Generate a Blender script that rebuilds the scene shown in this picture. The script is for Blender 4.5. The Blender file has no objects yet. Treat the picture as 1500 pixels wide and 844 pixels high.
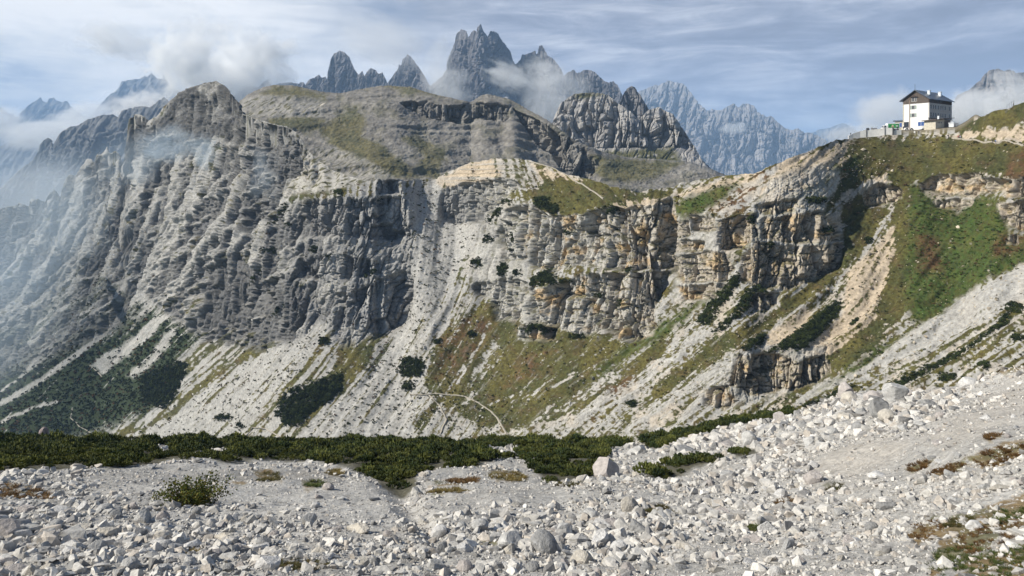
import bpy, bmesh, math, random
import numpy as np
random.seed(7)
RS = np.random.RandomState(11)
C = bpy.context.scene.collection
F0 = 1071.0          # focal length of the photograph in its own pixels (1500 wide)
CX, HY = 750.0, 260.0
f32 = np.float32

# ------------------------------------------------------------------ helpers
def pt(px, py, Y):
    """world point seen at a pixel of the photograph at the distance Y along the view"""
    return np.array([(px-CX)/F0*Y, Y, (HY-py)/F0*Y])

def sstep(a, b, x):
    t = np.clip((x-a)/(b-a), 0, 1)
    return t*t*(3-2*t)

def _hash(ix, iy, iz, seed):
    h = (ix.astype(np.uint32)*np.uint32(374761393) + iy.astype(np.uint32)*np.uint32(668265263)
         + iz.astype(np.uint32)*np.uint32(2246822519) + np.uint32((seed*3266489917) & 0xffffffff))
    h = (h ^ (h >> np.uint32(13)))*np.uint32(1274126177)
    return h ^ (h >> np.uint32(16))

_G2 = np.array([(math.cos(a), math.sin(a)) for a in np.linspace(0, 2*math.pi, 17)[:-1]], f32)
_G3 = np.array([(1,1,0),(-1,1,0),(1,-1,0),(-1,-1,0),(1,0,1),(-1,0,1),(1,0,-1),(-1,0,-1),
                (0,1,1),(0,-1,1),(0,1,-1),(0,-1,-1),(1,1,0),(-1,1,0),(0,-1,1),(0,-1,-1)], f32)

def noise2(x, y, seed=0):
    x = np.asarray(x, f32); y = np.asarray(y, f32)
    xi = np.floor(x); yi = np.floor(y)
    xf = x-xi; yf = y-yi
    xi = xi.astype(np.int64); yi = yi.astype(np.int64)
    u = xf*xf*xf*(xf*(xf*6-15)+10); v = yf*yf*yf*(yf*(yf*6-15)+10)
    z = np.zeros_like(xi)
    def g(a, b):
        gr = _G2[(_hash(xi+a, yi+b, z, seed) & np.uint32(15)).astype(np.int64)]
        return gr[..., 0]*(xf-a)+gr[..., 1]*(yf-b)
    n0 = g(0, 0); n1 = g(1, 0); n2 = g(0, 1); n3 = g(1, 1)
    a = n0+u*(n1-n0); b = n2+u*(n3-n2)
    return (a+v*(b-a))*1.5

def noise3(x, y, z, seed=0):
    x = np.asarray(x, f32); y = np.asarray(y, f32); z = np.asarray(z, f32)
    xi = np.floor(x); yi = np.floor(y); zi = np.floor(z)
    xf = x-xi; yf = y-yi; zf = z-zi
    xi = xi.astype(np.int64); yi = yi.astype(np.int64); zi = zi.astype(np.int64)
    u = xf*xf*xf*(xf*(xf*6-15)+10); v = yf*yf*yf*(yf*(yf*6-15)+10); w = zf*zf*zf*(zf*(zf*6-15)+10)
    def g(a, b, c):
        gr = _G3[(_hash(xi+a, yi+b, zi+c, seed) & np.uint32(15)).astype(np.int64)]
        return gr[..., 0]*(xf-a)+gr[..., 1]*(yf-b)+gr[..., 2]*(zf-c)
    def pl(c):
        n0 = g(0, 0, c); n1 = g(1, 0, c); n2 = g(0, 1, c); n3 = g(1, 1, c)
        a = n0+u*(n1-n0); b = n2+u*(n3-n2)
        return a+v*(b-a)
    p = pl(0); q = pl(1)
    return p+w*(q-p)

def fbm2(x, y, o=4, seed=0, gain=.5):
    s = 0; a = 1.; t = 0
    for k in range(o):
        s = s+a*noise2(x*2**k+17.3*k, y*2**k-9.1*k, seed+k); t += a; a *= gain
    return s/t

def fbm3(x, y, z, o=4, seed=0, gain=.5, ridged=False):
    s = 0; a = 1.; t = 0
    for k in range(o):
        n = noise3(x*2**k+17.3*k, y*2**k-9.1*k, z*2**k+5.7*k, seed+k)
        if ridged: n = 1-2*np.abs(n)
        s = s+a*n; t += a; a *= gain
    return s/t

def voronoi2(x, y, seed=0):
    """F1, F2 and a random number of the nearest cell"""
    x = np.asarray(x, f32); y = np.asarray(y, f32)
    xi = np.floor(x).astype(np.int64); yi = np.floor(y).astype(np.int64)
    f1 = np.full(x.shape, 9., f32); f2 = np.full(x.shape, 9., f32); c = np.zeros(x.shape, f32)
    z = np.zeros_like(xi)
    for dx in (-1, 0, 1):
        for dy in (-1, 0, 1):
            h = _hash(xi+dx, yi+dy, z, seed)
            rx = (h & np.uint32(1023)).astype(f32)/1023.; ry = ((h >> np.uint32(10)) & np.uint32(1023)).astype(f32)/1023.
            rc = ((h >> np.uint32(20)) & np.uint32(1023)).astype(f32)/1023.
            d = np.maximum(np.abs(xi+dx+rx-x), np.abs(yi+dy+ry-y))
            near = d < f1
            f2 = np.where(near, f1, np.minimum(f2, d)); c = np.where(near, rc, c); f1 = np.where(near, d, f1)
    return f1, f2, c

def blur(a, sx, sy):
    """gaussian blur of a 2D array (rows = y, columns = x)"""
    for ax, s in ((1, sx), (0, sy)):
        if s <= 0: continue
        r = int(3*s)+1
        k = np.exp(-.5*(np.arange(-r, r+1)/s)**2); k /= k.sum()
        pad = [(0, 0), (0, 0)]; pad[ax] = (r, r)
        b = np.pad(a, pad, mode='edge'); o = np.zeros_like(a)
        n = a.shape[ax]
        for i, w in enumerate(k):
            o += w*(b[:, i:i+n] if ax == 1 else b[i:i+n, :])
        a = o
    return a

def line(points):
    p = np.array(points, float)
    return lambda x: np.interp(x, p[:, 0], p[:, 1])

def polydist(px, py, poly):
    """signed distance in photo pixels to a polygon, positive inside"""
    p = np.array(poly, float); x0, y0 = p.min(0)-40; x1, y1 = p.max(0)+40
    out = np.full(px.shape, -40., f32)
    m = (px > x0) & (px < x1) & (py > y0) & (py < y1)
    if not m.any(): return out
    X = px[m]; Y = py[m]; d = np.full(X.shape, 1e9); ins = np.zeros(X.shape, bool)
    n = len(p)
    for i in range(n):
        a = p[i]; b = p[(i+1) % n]; e = b-a
        t = np.clip(((X-a[0])*e[0]+(Y-a[1])*e[1])/(e@e+1e-9), 0, 1)
        d = np.minimum(d, np.hypot(X-a[0]-t*e[0], Y-a[1]-t*e[1]))
        c = ((a[1] > Y) != (b[1] > Y)) & (X < (b[0]-a[0])*(Y-a[1])/(b[1]-a[1]+1e-12)+a[0])
        ins ^= c
    out[m] = np.maximum(np.where(ins, d, -d), -40)
    return out

def strokedist(px, py, pts, w):
    """like polydist, for a stroke of given half width"""
    p = np.array(pts, float); x0, y0 = p.min(0)-40; x1, y1 = p.max(0)+40
    out = np.full(px.shape, -40., f32)
    m = (px > x0) & (px < x1) & (py > y0) & (py < y1)
    if not m.any(): return out
    X = px[m]; Y = py[m]; d = np.full(X.shape, 1e9)
    for a, b in zip(p[:-1], p[1:]):
        e = b-a
        t = np.clip(((X-a[0])*e[0]+(Y-a[1])*e[1])/(e@e+1e-9), 0, 1)
        d = np.minimum(d, np.hypot(X-a[0]-t*e[0], Y-a[1]-t*e[1]))
    out[m] = np.maximum(w-d, -40)
    return out

def inside(px, py, polys, soft=4.):
    r = np.zeros(px.shape, f32)
    for q in polys:
        r = np.maximum(r, sstep(-soft, soft, polydist(px, py, q)))
    return r

def mix(a, b, t):
    return a+(np.asarray(b, f32)-a)*t[..., None]

# ------------------------------------------------------------------ meshes and objects
def raw_mesh(name, V, F, mat=None, col=None, smooth=True, fm=None):
    V = np.ascontiguousarray(V, f32).reshape(-1, 3); F = np.ascontiguousarray(F, np.int32)
    k = F.shape[1]; n = len(F)
    me = bpy.data.meshes.new(name)
    me.vertices.add(len(V)); me.vertices.foreach_set('co', V.ravel())
    me.loops.add(n*k); me.loops.foreach_set('vertex_index', F.ravel())
    me.polygons.add(n); me.polygons.foreach_set('loop_start', np.arange(0, n*k, k, dtype=np.int32))
    me.polygons.foreach_set('loop_total', np.full(n, k, np.int32))
    me.polygons.foreach_set('use_smooth', np.full(n, smooth))
    if col is not None:
        c = np.ones((len(V), 4), f32); c[:, :col.shape[-1]] = col.reshape(len(V), -1)
        at = me.attributes.new('albedo', 'FLOAT_COLOR', 'POINT'); at.data.foreach_set('color', c.ravel())
    for m in (mat if isinstance(mat, (list, tuple)) else [mat]):
        if m: me.materials.append(m)
    if fm is not None: me.polygons.foreach_set('material_index', np.asarray(fm, np.int32))
    me.update(calc_edges=True)
    return me

def link(name, me, parent=None, loc=None):
    o = bpy.data.objects.new(name, me); C.objects.link(o)
    if parent is not None: o.parent = parent
    if loc is not None: o.location = loc
    return o

def empty(name, loc, rz=0.):
    o = bpy.data.objects.new(name, None); C.objects.link(o)
    o.empty_display_size = .5; o.location = loc; o.rotation_euler = (0, 0, rz)
    return o

def tag(o, label=None, cat=None, group=None, kind=None):
    if label: o['label'] = label
    if cat: o['category'] = cat
    if group: o['group'] = group
    if kind: o['kind'] = kind
    return o

# ------------------------------------------------------------------ materials
def nodes(name):
    m = bpy.data.materials.new(name); m.use_nodes = True
    nt = m.node_tree; nt.nodes.clear()
    return m, nt, (lambda t, **k: _nn(nt, t, **k)), nt.links.new

def _nn(nt, t, **k):
    n = nt.nodes.new(t)
    for a, v in k.items():
        if a.startswith('i_'): n.inputs[a[2:].replace('_', ' ')].default_value = v
        else: setattr(n, a, v)
    return n

def ground_mat(name, unit, bump=.5, var=.5, rough=.95):
    """colour from the 'albedo' attribute, broken up by noise of about `unit` metres, with bump"""
    m, nt, N, L = nodes(name)
    out = N('ShaderNodeOutputMaterial'); bs = N('ShaderNodeBsdfPrincipled', i_Roughness=rough)
    bs.inputs['Specular IOR Level'].default_value = .2
    at = N('ShaderNodeAttribute', attribute_name='albedo')
    tc = N('ShaderNodeTexCoord')
    n1 = N('ShaderNodeTexNoise', i_Scale=1/(unit*2.2), i_Detail=5., i_Roughness=.65)
    n2 = N('ShaderNodeTexNoise', i_Scale=1/(unit*14), i_Detail=4., i_Roughness=.6)
    L(tc.outputs['Object'], n1.inputs['Vector']); L(tc.outputs['Object'], n2.inputs['Vector'])
    r1 = N('ShaderNodeMapRange'); r1.inputs['From Min'].default_value = .3; r1.inputs['From Max'].default_value = .7
    r1.inputs['To Min'].default_value = 1-var; r1.inputs['To Max'].default_value = 1+var*.8
    r2 = N('ShaderNodeMapRange'); r2.inputs['From Min'].default_value = .3; r2.inputs['From Max'].default_value = .7
    r2.inputs['To Min'].default_value = 1-var*.4; r2.inputs['To Max'].default_value = 1+var*.35
    L(n1.outputs['Fac'], r1.inputs['Value']); L(n2.outputs['Fac'], r2.inputs['Value'])
    mu = N('ShaderNodeMath', operation='MULTIPLY'); L(r1.outputs[0], mu.inputs[0]); L(r2.outputs[0], mu.inputs[1])
    vm = N('ShaderNodeVectorMath', operation='SCALE'); L(at.outputs['Color'], vm.inputs[0]); L(mu.outputs[0], vm.inputs['Scale'])
    L(vm.outputs[0], bs.inputs['Base Color'])
    bp = N('ShaderNodeBump', i_Strength=bump, i_Distance=unit*1.2); L(n1.outputs['Fac'], bp.inputs['Height'])
    L(bp.outputs[0], bs.inputs['Normal']); L(bs.outputs[0], out.inputs['Surface'])
    return m

def plain(name, col, rough=.7, metal=0., noise=0., scale=8., col2=None, bump=0.):
    m, nt, N, L = nodes(name)
    out = N('ShaderNodeOutputMaterial'); bs = N('ShaderNodeBsdfPrincipled', i_Roughness=rough, i_Metallic=metal)
    bs.inputs['Base Color'].default_value = (*col, 1)
    if noise > 0:
        tc = N('ShaderNodeTexCoord'); n1 = N('ShaderNodeTexNoise', i_Scale=scale, i_Detail=5., i_Roughness=.6)
        L(tc.outputs['Object'], n1.inputs['Vector'])
        cr = N('ShaderNodeValToRGB'); cr.color_ramp.elements[0].position = .3; cr.color_ramp.elements[1].position = .7
        a = col2 or tuple(c*(1-noise) for c in col)
        cr.color_ramp.elements[0].color = (*a, 1); cr.color_ramp.elements[1].color = (*col, 1)
        L(n1.outputs['Fac'], cr.inputs[0]); L(cr.outputs[0], bs.inputs['Base Color'])
        if bump:
            bp = N('ShaderNodeBump', i_Strength=bump, i_Distance=.05); L(n1.outputs['Fac'], bp.inputs['Height']); L(bp.outputs[0], bs.inputs['Normal'])
    L(bs.outputs[0], out.inputs['Surface'])
    return m

def leaf_mat(name, var=.45):
    """foliage: colour from 'albedo' with a little light through the blades"""
    m, nt, N, L = nodes(name)
    out = N('ShaderNodeOutputMaterial'); bs = N('ShaderNodeBsdfPrincipled', i_Roughness=.75)
    bs.inputs['Specular IOR Level'].default_value = .2
    at = N('ShaderNodeAttribute', attribute_name='albedo'); L(at.outputs['Color'], bs.inputs['Base Color'])
    tr = N('ShaderNodeBsdfTranslucent'); L(at.outputs['Color'], tr.inputs['Color'])
    mx = N('ShaderNodeMixShader'); mx.inputs[0].default_value = .25
    L(bs.outputs[0], mx.inputs[1]); L(tr.outputs[0], mx.inputs[2]); L(mx.outputs[0], out.inputs['Surface'])
    return m

# ------------------------------------------------------------------ a body of terrain
class Sheet: pass

def grid_faces(nv, nx):
    i = np.arange(nv*nx).reshape(nv, nx)
    return np.stack([i[:-1, :-1], i[:-1, 1:], i[1:, 1:], i[1:, :-1]], -1).reshape(-1, 4)

def normals(P):
    du = np.gradient(P, axis=1); dv = np.gradient(P, axis=0)
    n = np.cross(du, dv); n /= np.linalg.norm(n, axis=-1, keepdims=True)+1e-9
    flip = (n*P).sum(-1) > 0
    n[flip] *= -1
    return n

def base_sheet(x0, x1, nx, ridge, base, D0, Tfun, nv, jag=0., jagscale=8., seed=0, hblur=3., level=None, keep=None, jagmask=None):
    """Integrate a mountain face upwards from its foot: T is the local steepness (rise / run)."""
    s = Sheet()
    xs = np.linspace(x0, x1, nx)
    r = ridge(xs)
    jg = jag*(fbm2(xs/jagscale, xs*0+seed*3.1, 4, seed, .6)*1.6)
    if jagmask is not None: jg = jg*jagmask(xs)
    b = base(xs)
    v = np.linspace(0, 1, nv)[:, None]
    s.px = np.broadcast_to(xs, (nv, nx)).astype(float); s.py = b+(r-b)*v+jg*sstep(.965, 1., v)
    T = Tfun(s.px, s.py)
    e = (HY-s.py)/F0
    dl = (np.abs(b-r)/(nv-1)/F0)/np.maximum(T-e, .12)
    lnY = np.log(D0(xs))+np.vstack([np.zeros((1, nx)), np.cumsum(dl, 0)[:-1]])
    if level is not None:      # even out the distance of the ridge from column to column
        lt = np.repeat(lnY[-1:], 3, 0); lt = blur(lt, 48., 0)[0]; lnY = lnY+level(xs)*(lt-lnY[-1])*v
    if hblur:
        l0 = blur(lnY, hblur, 0)
        if keep is not None:
            k = np.clip(blur(keep(), 7, 4)*1.8, 0, 1); l0 = l0*k+blur(lnY, 13., 2.)*(1-k)
        lnY = l0
    s.Y = np.exp(lnY); s.T = T
    s.P = np.stack([(s.px-CX)/F0*s.Y, s.Y, (HY-s.py)/F0*s.Y], -1)
    s.N = normals(s.P); s.nv, s.nx = nv, nx; s.xs = xs
    return s

def finish_sheet(s, name, mat, col, back=((30, 2), (90, -30), (300, -250)), narrow=0., backcol=None):
    """adds the far side of the ridge and links the mesh"""
    P = s.P; top = P[-1]; rows = [P]; cols = [col]
    for dy, dz in back:
        q = top.copy(); k = dy/np.maximum(top[:, 1:2], 1)
        q = q+top*np.array([1, 1, 0])*k*(1-.8*np.reshape(narrow, (-1, 1))); q[:, 2] += dz-narrow*np.linspace(1, 1, s.nx)*dy*1.2
        q[:, 2] = np.maximum(q[:, 2], -450)
        rows.append(q[None]); cols.append(col[-1:] if backcol is None else mix(col[-1:], backcol[1], backcol[0][None]))
    PP = np.concatenate(rows, 0); CC = np.concatenate(cols, 0)
    me = raw_mesh(name, PP, grid_faces(*PP.shape[:2]), mat, CC)
    o = link(name, me); tag(o, kind='structure')
    return o

def sample(s, A, px, py):
    """bilinear look-up of an array of a sheet at photo pixels"""
    px = np.atleast_1d(np.asarray(px, float)); py = np.atleast_1d(np.asarray(py, float))
    fx = np.clip((px-s.xs[0])/(s.xs[-1]-s.xs[0])*(s.nx-1), 0, s.nx-1.001); i = fx.astype(int); u = fx-i
    b = s.py[0][i]*(1-u)+s.py[0][i+1]*u; r = s.py[-1][i]*(1-u)+s.py[-1][i+1]*u
    fy = np.clip((py-b)/(r-b)*(s.nv-1), 0, s.nv-1.001); j = fy.astype(int); v = fy-j
    if A.ndim == 3: u = u[:, None]; v = v[:, None]
    return (A[j, i]*(1-u)+A[j, i+1]*u)*(1-v)+(A[j+1, i]*(1-u)+A[j+1, i+1]*u)*v

def rock_relief(P, cliff, unit, seed=0, lean=0., chimney=1.6):
    """metres of relief for steep rock: pillars, tiers, blocks and cracks; unit is the width of a small pillar"""
    x, y, z = P[..., 0], P[..., 1], P[..., 2]
    w = fbm3(x/(unit*7), y/(unit*7), z/(unit*16), 3, seed+40)
    w2 = noise3(x/(unit*1.6), y/(unit*1.6), z/(unit*2.6), seed+44)
    a = (x*.86-y*.5)+lean*z+unit*(2.2*w+.25*w2)
    pil = -fbm3(x/(unit*6), y/(unit*6), z/(unit*34), 3, seed+1, .5, True)
    zz = z+unit*(1.8*w+.2*w2)
    f1, f2, c = voronoi2(a/(unit*1.9), zz/(unit*8.5), seed+5)
    f1b, f2b, cb = voronoi2(a/(unit*.8), zz/(unit*3.0), seed+6)
    f1c, f2c, cc = voronoi2(a/(unit*.42), zz/(unit*.85), seed+7)
    tier = zz/(unit*9)+.8*noise2(a/(unit*18), a*0, seed+8); tf = tier-np.floor(tier)
    led = tf*tf*(3-2*tf)-tf*.5                      # each tier leans out a little and steps back at its top
    crack = sstep(.0, .15, f2-f1); crackb = sstep(.0, .16, f2b-f1b)
    fine = fbm3(x/(unit*.7), y/(unit*.7), z/(unit*1.), 3, seed+12)
    chim = sstep(.66, .97, fbm3(x/(unit*8), y/(unit*8), z/(unit*50), 2, seed+18, .5, True))
    bl = zz/(unit*1.9)+.5*noise2(a/(unit*11), zz/(unit*30), seed+9); bl = np.abs(bl-np.floor(bl)-.5); groove = sstep(.40, .49, bl)*sstep(-.35, .25, noise2(a/(unit*4), zz/(unit*3), seed+10))
    d = unit*(1.15*pil+1.75*(c-.5)+.85*(cb-.5)+.30*(cc-.5)-.8*led-1.15*(1-crack)-.5*(1-crackb)-.38*groove+.25*fine-chimney*chim)
    return d*cliff, pil-1.2*chim, c, crack
HAZE = .85e-4
EXPO = .5
# ------------------------------------------------------------------ palette (real-world base colours)
GREY = (.215, .213, .212); LIGHT = (.32, .312, .297); SCREE = (.365, .355, .335); OCHRE = (.47, .31, .14); TAN = (.45, .355, .245)
DARKROCK = (.12, .12, .13); GRASS = (.105, .092, .028); OLIVE = (.058, .062, .022); GREEN = (.050, .082, .018)
RUST = (.105, .055, .028); PINE = (.022, .032, .014); DIRT = (.20, .16, .11); BROWN = (.10, .07, .036); PATH = (.52, .47, .40)

# ------------------------------------------------------------------ the near mountain face
RIDGE = [(-150,330),(-60,312),(0,305),(25,300),(27,296),(40,302),(45,292),(55,292),(62,300),(70,285),(78,277),(85,290),(95,265),
 (102,256),(112,258),(118,245),(128,233),(134,232),(138,240),(142,226),(148,226),(152,222),(155,219),(157,213),(160,225),(168,222),(173,225),
 (178,240),(183,212),(188,175),(195,168),(207,168),(216,178),(222,175),(228,172),(240,157),(258,140),(280,128),(300,122),(318,119),
 (330,126),(338,137),(347,150),(353,165),(365,171),(380,176),(400,181),(420,186),(434,194),(443,207),(452,221),(466,236),(485,248),(510,258),(535,264),(548,266),(553,262),
 (585,262),(592,266),(600,264),(625,263),(640,262),(655,252),(672,246),(690,238),(720,233),(755,232),(775,234),(800,243),(830,255),
 (870,265),(910,277),(935,283),(950,279),(985,274),(1000,268),(1030,262),(1060,258),(1100,254),(1115,250),(1140,240),(1165,229),
 (1200,215),(1225,205),(1245,203),(1300,199),(1350,198),(1385,195),(1400,194),(1415,186),(1430,174),(1445,168),(1470,160),(1500,150),
 (1560,130),(1700,100)]
CLIFFS = [
 [(362,204),(420,199),(442,214),(400,224),(368,222)],[(378,240),(440,234),(454,258),(400,264)],
 [(436,300),(470,291),(530,291),(596,288),(600,345),(560,352),(500,347),(440,347)],
 [(553,262),(585,262),(592,282),(553,282)],
 [(486,430),(520,425),(600,395),(603,440),(590,475),(560,490),(520,482),(490,472)],
 [(385,440),(430,425),(440,470),(420,500),(385,500)],
 [(430,385),(480,372),(560,382),(560,402),(500,412),(440,405)],
 [(300,395),(345,370),(372,400),(360,440),(330,480),(290,485)],
 [(178,240),(190,170),(215,172),(218,200),(200,235)],
 [(645,278),(680,270),(745,262),(760,270),(730,300),(712,325),(660,327),(645,312)],
 [(735,307),(777,302),(772,345),(768,380),(735,385),(722,350)],
 [(690,420),(745,405),(768,415),(766,462),(748,475),(730,442),(700,432)],
 [(780,302),(800,315),(830,318),(900,303),(960,302),(985,288),(992,330),(985,392),(905,398),(850,386),(815,398),(774,392),(776,340)],
 [(772,425),(815,418),(850,402),(905,402),(980,398),(962,440),(957,490),(920,503),(880,482),(850,492),(820,480),(770,472)],
 [(983,326),(1005,322),(1008,346),(983,350)],[(1010,316),(1046,318),(1046,340),(1015,340)],
 [(1050,322),(1108,315),(1110,345),(1082,366),(1058,366),(1050,350)],[(985,350),(1030,355),(1025,370),(985,370)],
 [(985,378),(1040,366),(1062,372),(1075,395),(1060,412),(1000,415),(985,400)],[(990,420),(1060,415),(1050,440),(1000,438)],
 [(1117,322),(1175,312),(1202,310),(1232,330),(1236,352),(1170,358),(1118,350)],
 [(1084,378),(1110,355),(1170,362),(1236,356),(1228,393),(1192,410),(1160,424),(1110,426),(1086,405)],
 [(1105,300),(1170,293),(1165,310),(1120,316)],[(1100,432),(1142,430),(1140,446),(1115,460),(1100,450)],
 [(1078,522),(1140,520),(1172,531),(1210,520),(1216,545),(1196,562),(1170,570),(1150,570),(1110,580),(1095,578),(1065,560)],
 [(1030,572),(1070,565),(1076,590),(1060,600),(1030,592)],
 [(1264,286),(1290,268),(1318,277),(1322,290),(1288,303),(1268,300)],
 [(1347,268),(1375,256),(1432,254),(1433,284),(1425,290),(1390,288),(1350,276)],[(1368,294),(1425,290),(1420,302),(1400,308),(1376,304)],
 [(1432,262),(1470,262),(1465,282),(1432,282)],[(1465,264),(1500,261),(1600,262),(1600,285),(1500,288),(1468,288)],
 [(1460,298),(1500,294),(1600,300),(1600,338),(1500,338),(1475,334)],[(1476,345),(1490,345),(1490,356),(1476,356)],
 [(718,440),(760,450),(766,462),(724,470)],
 [(758,478),(815,482),(812,500),(760,500)]]
ROCKY = [[(350,168),(385,178),(425,188),(450,225),(470,262),(430,284),(400,300),(345,300)],[(380,300),(600,288),(608,440),(600,470),(562,496),(500,507),(470,472),(430,502),(380,512),(300,500),(262,472),(300,400),(345,300)],
 [(165,235),(230,178),(350,170),(412,285),(390,330),(335,400),(260,472),(210,430),(180,400),(130,400),(100,420),(70,400),(110,290),(135,238)],
 [(-150,330),(0,305),(60,296),(100,262),(135,236),(175,226),(150,330),(100,410),(50,450),(-20,490),(-150,520)],
 [(700,300),(780,300),(775,470),(730,440),(690,420)],[(1105,290),(1235,300),(1240,345),(1225,400),(1110,425),(1085,400),(1100,350)],
 [(985,318),(1050,320),(1080,400),(1050,440),(985,438)],[(1060,515),(1220,505),(1215,560),(1100,590),(1030,600),(1030,565)],
 [(1110,268),(1200,240),(1250,260),(1240,300),(1120,310)],[(1240,240),(1310,260),(1325,280),(1260,300),(1235,330)]]
STRIPED = [[(444,210),(470,238),(500,254),(545,266),(500,276),(440,284),(412,288),(425,262),(438,238)]]
FLATS = STRIPED+[[(640,258),(690,236),(760,230),(830,253),(870,263),(935,281),(985,272),(985,290),(960,302),(900,302),(830,316),(800,312),(780,298),(730,262),(690,262)],
 [(412,281),(550,264),(600,264),(640,260),(640,268),(600,284),(520,284),(440,296),(415,296)],
 [(985,272),(1110,250),(1105,275),(1050,300),(985,300)],[(1230,200),(1500,205),(1500,245),(1330,240),(1240,225)]]
SCREES = [[(195,638),(250,608),(330,545),(400,507),(425,500),(480,455),(510,428),(486,472),(470,502),(440,542),(400,582),(370,612),(340,640)],
 [(430,640),(480,602),(520,562),(560,502),(590,472),(605,440),(640,380),(680,330),(702,328),(690,365),(650,425),(612,482),(592,530),(592,590),(610,640)],
 [(602,284),(640,268),(646,325),(690,330),(640,400),(604,442),(600,390)],
 [(250,395),(330,330),(350,330),(300,395),(240,430),(200,470)],
 [(212,395),(228,360),(236,362),(226,395),(205,430),(190,450)],
 [(1500,386),(1700,330),(1700,380),(1500,436),(1400,488),(1310,528),(1230,560),(1160,594),(1186,568),(1262,538),(1332,488),(1400,438)],
 [(940,500),(965,490),(930,540),(880,575),(830,600),(770,625),(800,600),(860,560)],
 [(720,500),(742,500),(735,530),(700,560),(690,590),(675,590),(690,550)],
 [(130,534),(185,500),(246,455),(252,462),(200,510),(150,548)],[(185,548),(215,528),(250,480),(262,482),(228,530),(195,556)]]
STREAKS = [([(-20,548),(46,503),(102,442),(132,419)],3.5),([(40,540),(80,500),(135,463),(172,429),(205,392)],3.5),([(0,593),(52,562),(92,534),(148,491),(197,442),(252,389)],4.),
 ([(3,618),(46,598),(84,588)],2.6),([(60,505),(110,470),(150,440),(190,420)],2.),([(0,575),(40,545),(95,500)],1.8),([(265,560),(300,535),(330,520)],3.),
 ([(560,575),(600,520),(640,470),(668,420)],2.),([(670,560),(705,500),(715,470)],2.2),([(620,600),(650,560),(690,530)],1.8),([(1160,500),(1090,520),(1045,560)],2.),
 ([(880,560),(940,510),(985,470)],2.5),([(760,600),(800,560),(840,545)],2.),([(1075,590),(1050,605)],3.),([(1000,505),(1040,490),(1075,470)],2.),([(620,527),(632,490),(650,452)],1.8),([(655,540),(675,500),(695,467)],1.6),([(750,590),(800,570),(865,540)],1.8),([(700,600),(760,575),(800,540),(830,520)],1.6),([(880,600),(930,575),(960,545)],2.),([(950,600),(1000,560),(1030,530)],1.8),([(660,600),(690,585),(715,560)],1.6),([(580,500),(600,470),(612,448)],2.2)]
TANS = [[(1240,400),(1290,350),(1318,320),(1312,380),(1295,430),(1280,490),(1240,520),(1180,520),(1190,505),(1240,455)],
 [(1120,490),(1180,455),(1195,450),(1175,490),(1130,512)],[(985,285),(1060,262),(1115,252),(1110,262),(1060,275),(1000,290)],
 [(1150,235),(1245,205),(1290,225),(1200,285),(1120,300),(1110,285)],[(1265,265),(1300,240),(1312,262),(1290,270)],
 [(1350,196),(1500,207),(1600,210),(1600,200),(1500,185),(1430,190),(1395,200)],[(640,262),(690,238),(720,233),(735,260),(690,272),(645,276)],
 [(775,236),(830,256),(850,262),(905,290),(880,292),(830,268),(790,260)],[(880,300),(930,292),(985,288),(960,303),(900,305)]]
OLIVES = [[(1240,210),(1300,203),(1420,205),(1510,212),(1700,215),(1700,262),(1500,260),(1432,252),(1375,254),(1335,268),(1330,330),(1345,440),(1290,500),(1220,545),(1150,592),(1200,530),(1280,470),(1310,370),(1310,300),(1300,250),(1240,280),(1200,330),(1240,250)],
 [(1235,300),(1262,285),(1268,305),(1300,310),(1240,390),(1190,430),(1120,480),(1060,520),(985,570),(940,600),(960,570),(1040,500),(1120,470),(1190,415),(1238,360)],
 [(690,450),(730,440),(765,475),(880,490),(920,505),(985,470),(970,520),(900,570),(820,610),(740,630),(650,600),(620,560),(640,500)],
 [(480,560),(500,500),(560,500),(540,540),(500,580),(460,590)],[(370,500),(400,500),(380,520),(330,560),(300,580),(320,550)],[(225,620),(260,590),(300,580),(250,610),(205,640),(130,640)],
 [(800,262),(870,268),(935,285),(985,276),(980,288),(900,298),(830,318),(790,305),(775,285)],[(412,286),(470,280),(520,276),(500,284),(430,295)],
 [(1405,190),(1430,174),(1500,150),(1700,100),(1700,190),(1500,180),(1430,190)]]
GREENS = [[(1335,268),(1350,278),(1372,300),(1402,310),(1430,290),(1458,288),(1462,312),(1480,340),(1500,345),(1700,340),(1700,330),(1500,386),(1440,410),(1372,466),(1335,470),(1325,420),(1330,330)],
 [(985,300),(1040,282),(1082,268),(1060,290),(1020,312),(985,318)],[(1150,300),(1240,235),(1255,235),(1200,290)],[(920,505),(960,480),(1060,420),(1010,460),(960,500),(900,535),(870,550)],[(1190,575),(1290,510),(1370,465),(1400,440),(1330,490),(1260,540)]]
RUSTS = [[(1040,305),(1075,280),(1110,255),(1140,246),(1110,285),(1085,310),(1055,318)],[(1480,225),(1500,215),(1700,215),(1700,262),(1470,262)],[(1460,345),(1500,338),(1500,365),(1455,375)],
 [(1340,345),(1375,350),(1380,400),(1345,400)],[(880,575),(935,540),(930,565),(890,590)],[(835,620),(880,600),(870,625)],[(640,500),(690,460),(730,470),(700,520),(640,560)],[(770,520),(820,510),(780,550),(730,570)]]
PINEZONE = [[(-150,500),(0,480),(90,430),(150,400),(200,425),(260,470),(300,490),(262,530),(285,550),(230,600),(130,640),(-150,660)]]
PATHS = [[(600,578),(640,577),(680,580),(700,590),(720,603),(735,620),(744,640)],[(628,578),(645,595),(655,615),(645,635)],[(410,640),(390,628),(370,626),(362,640)],
 [(106,597),(104,612),(118,625),(134,634)],[(150,552),(143,545),(136,538),(131,545)]]
LAYERS = [[(640,266),(690,238),(755,232),(775,262),(745,264),(680,272)]]

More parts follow.
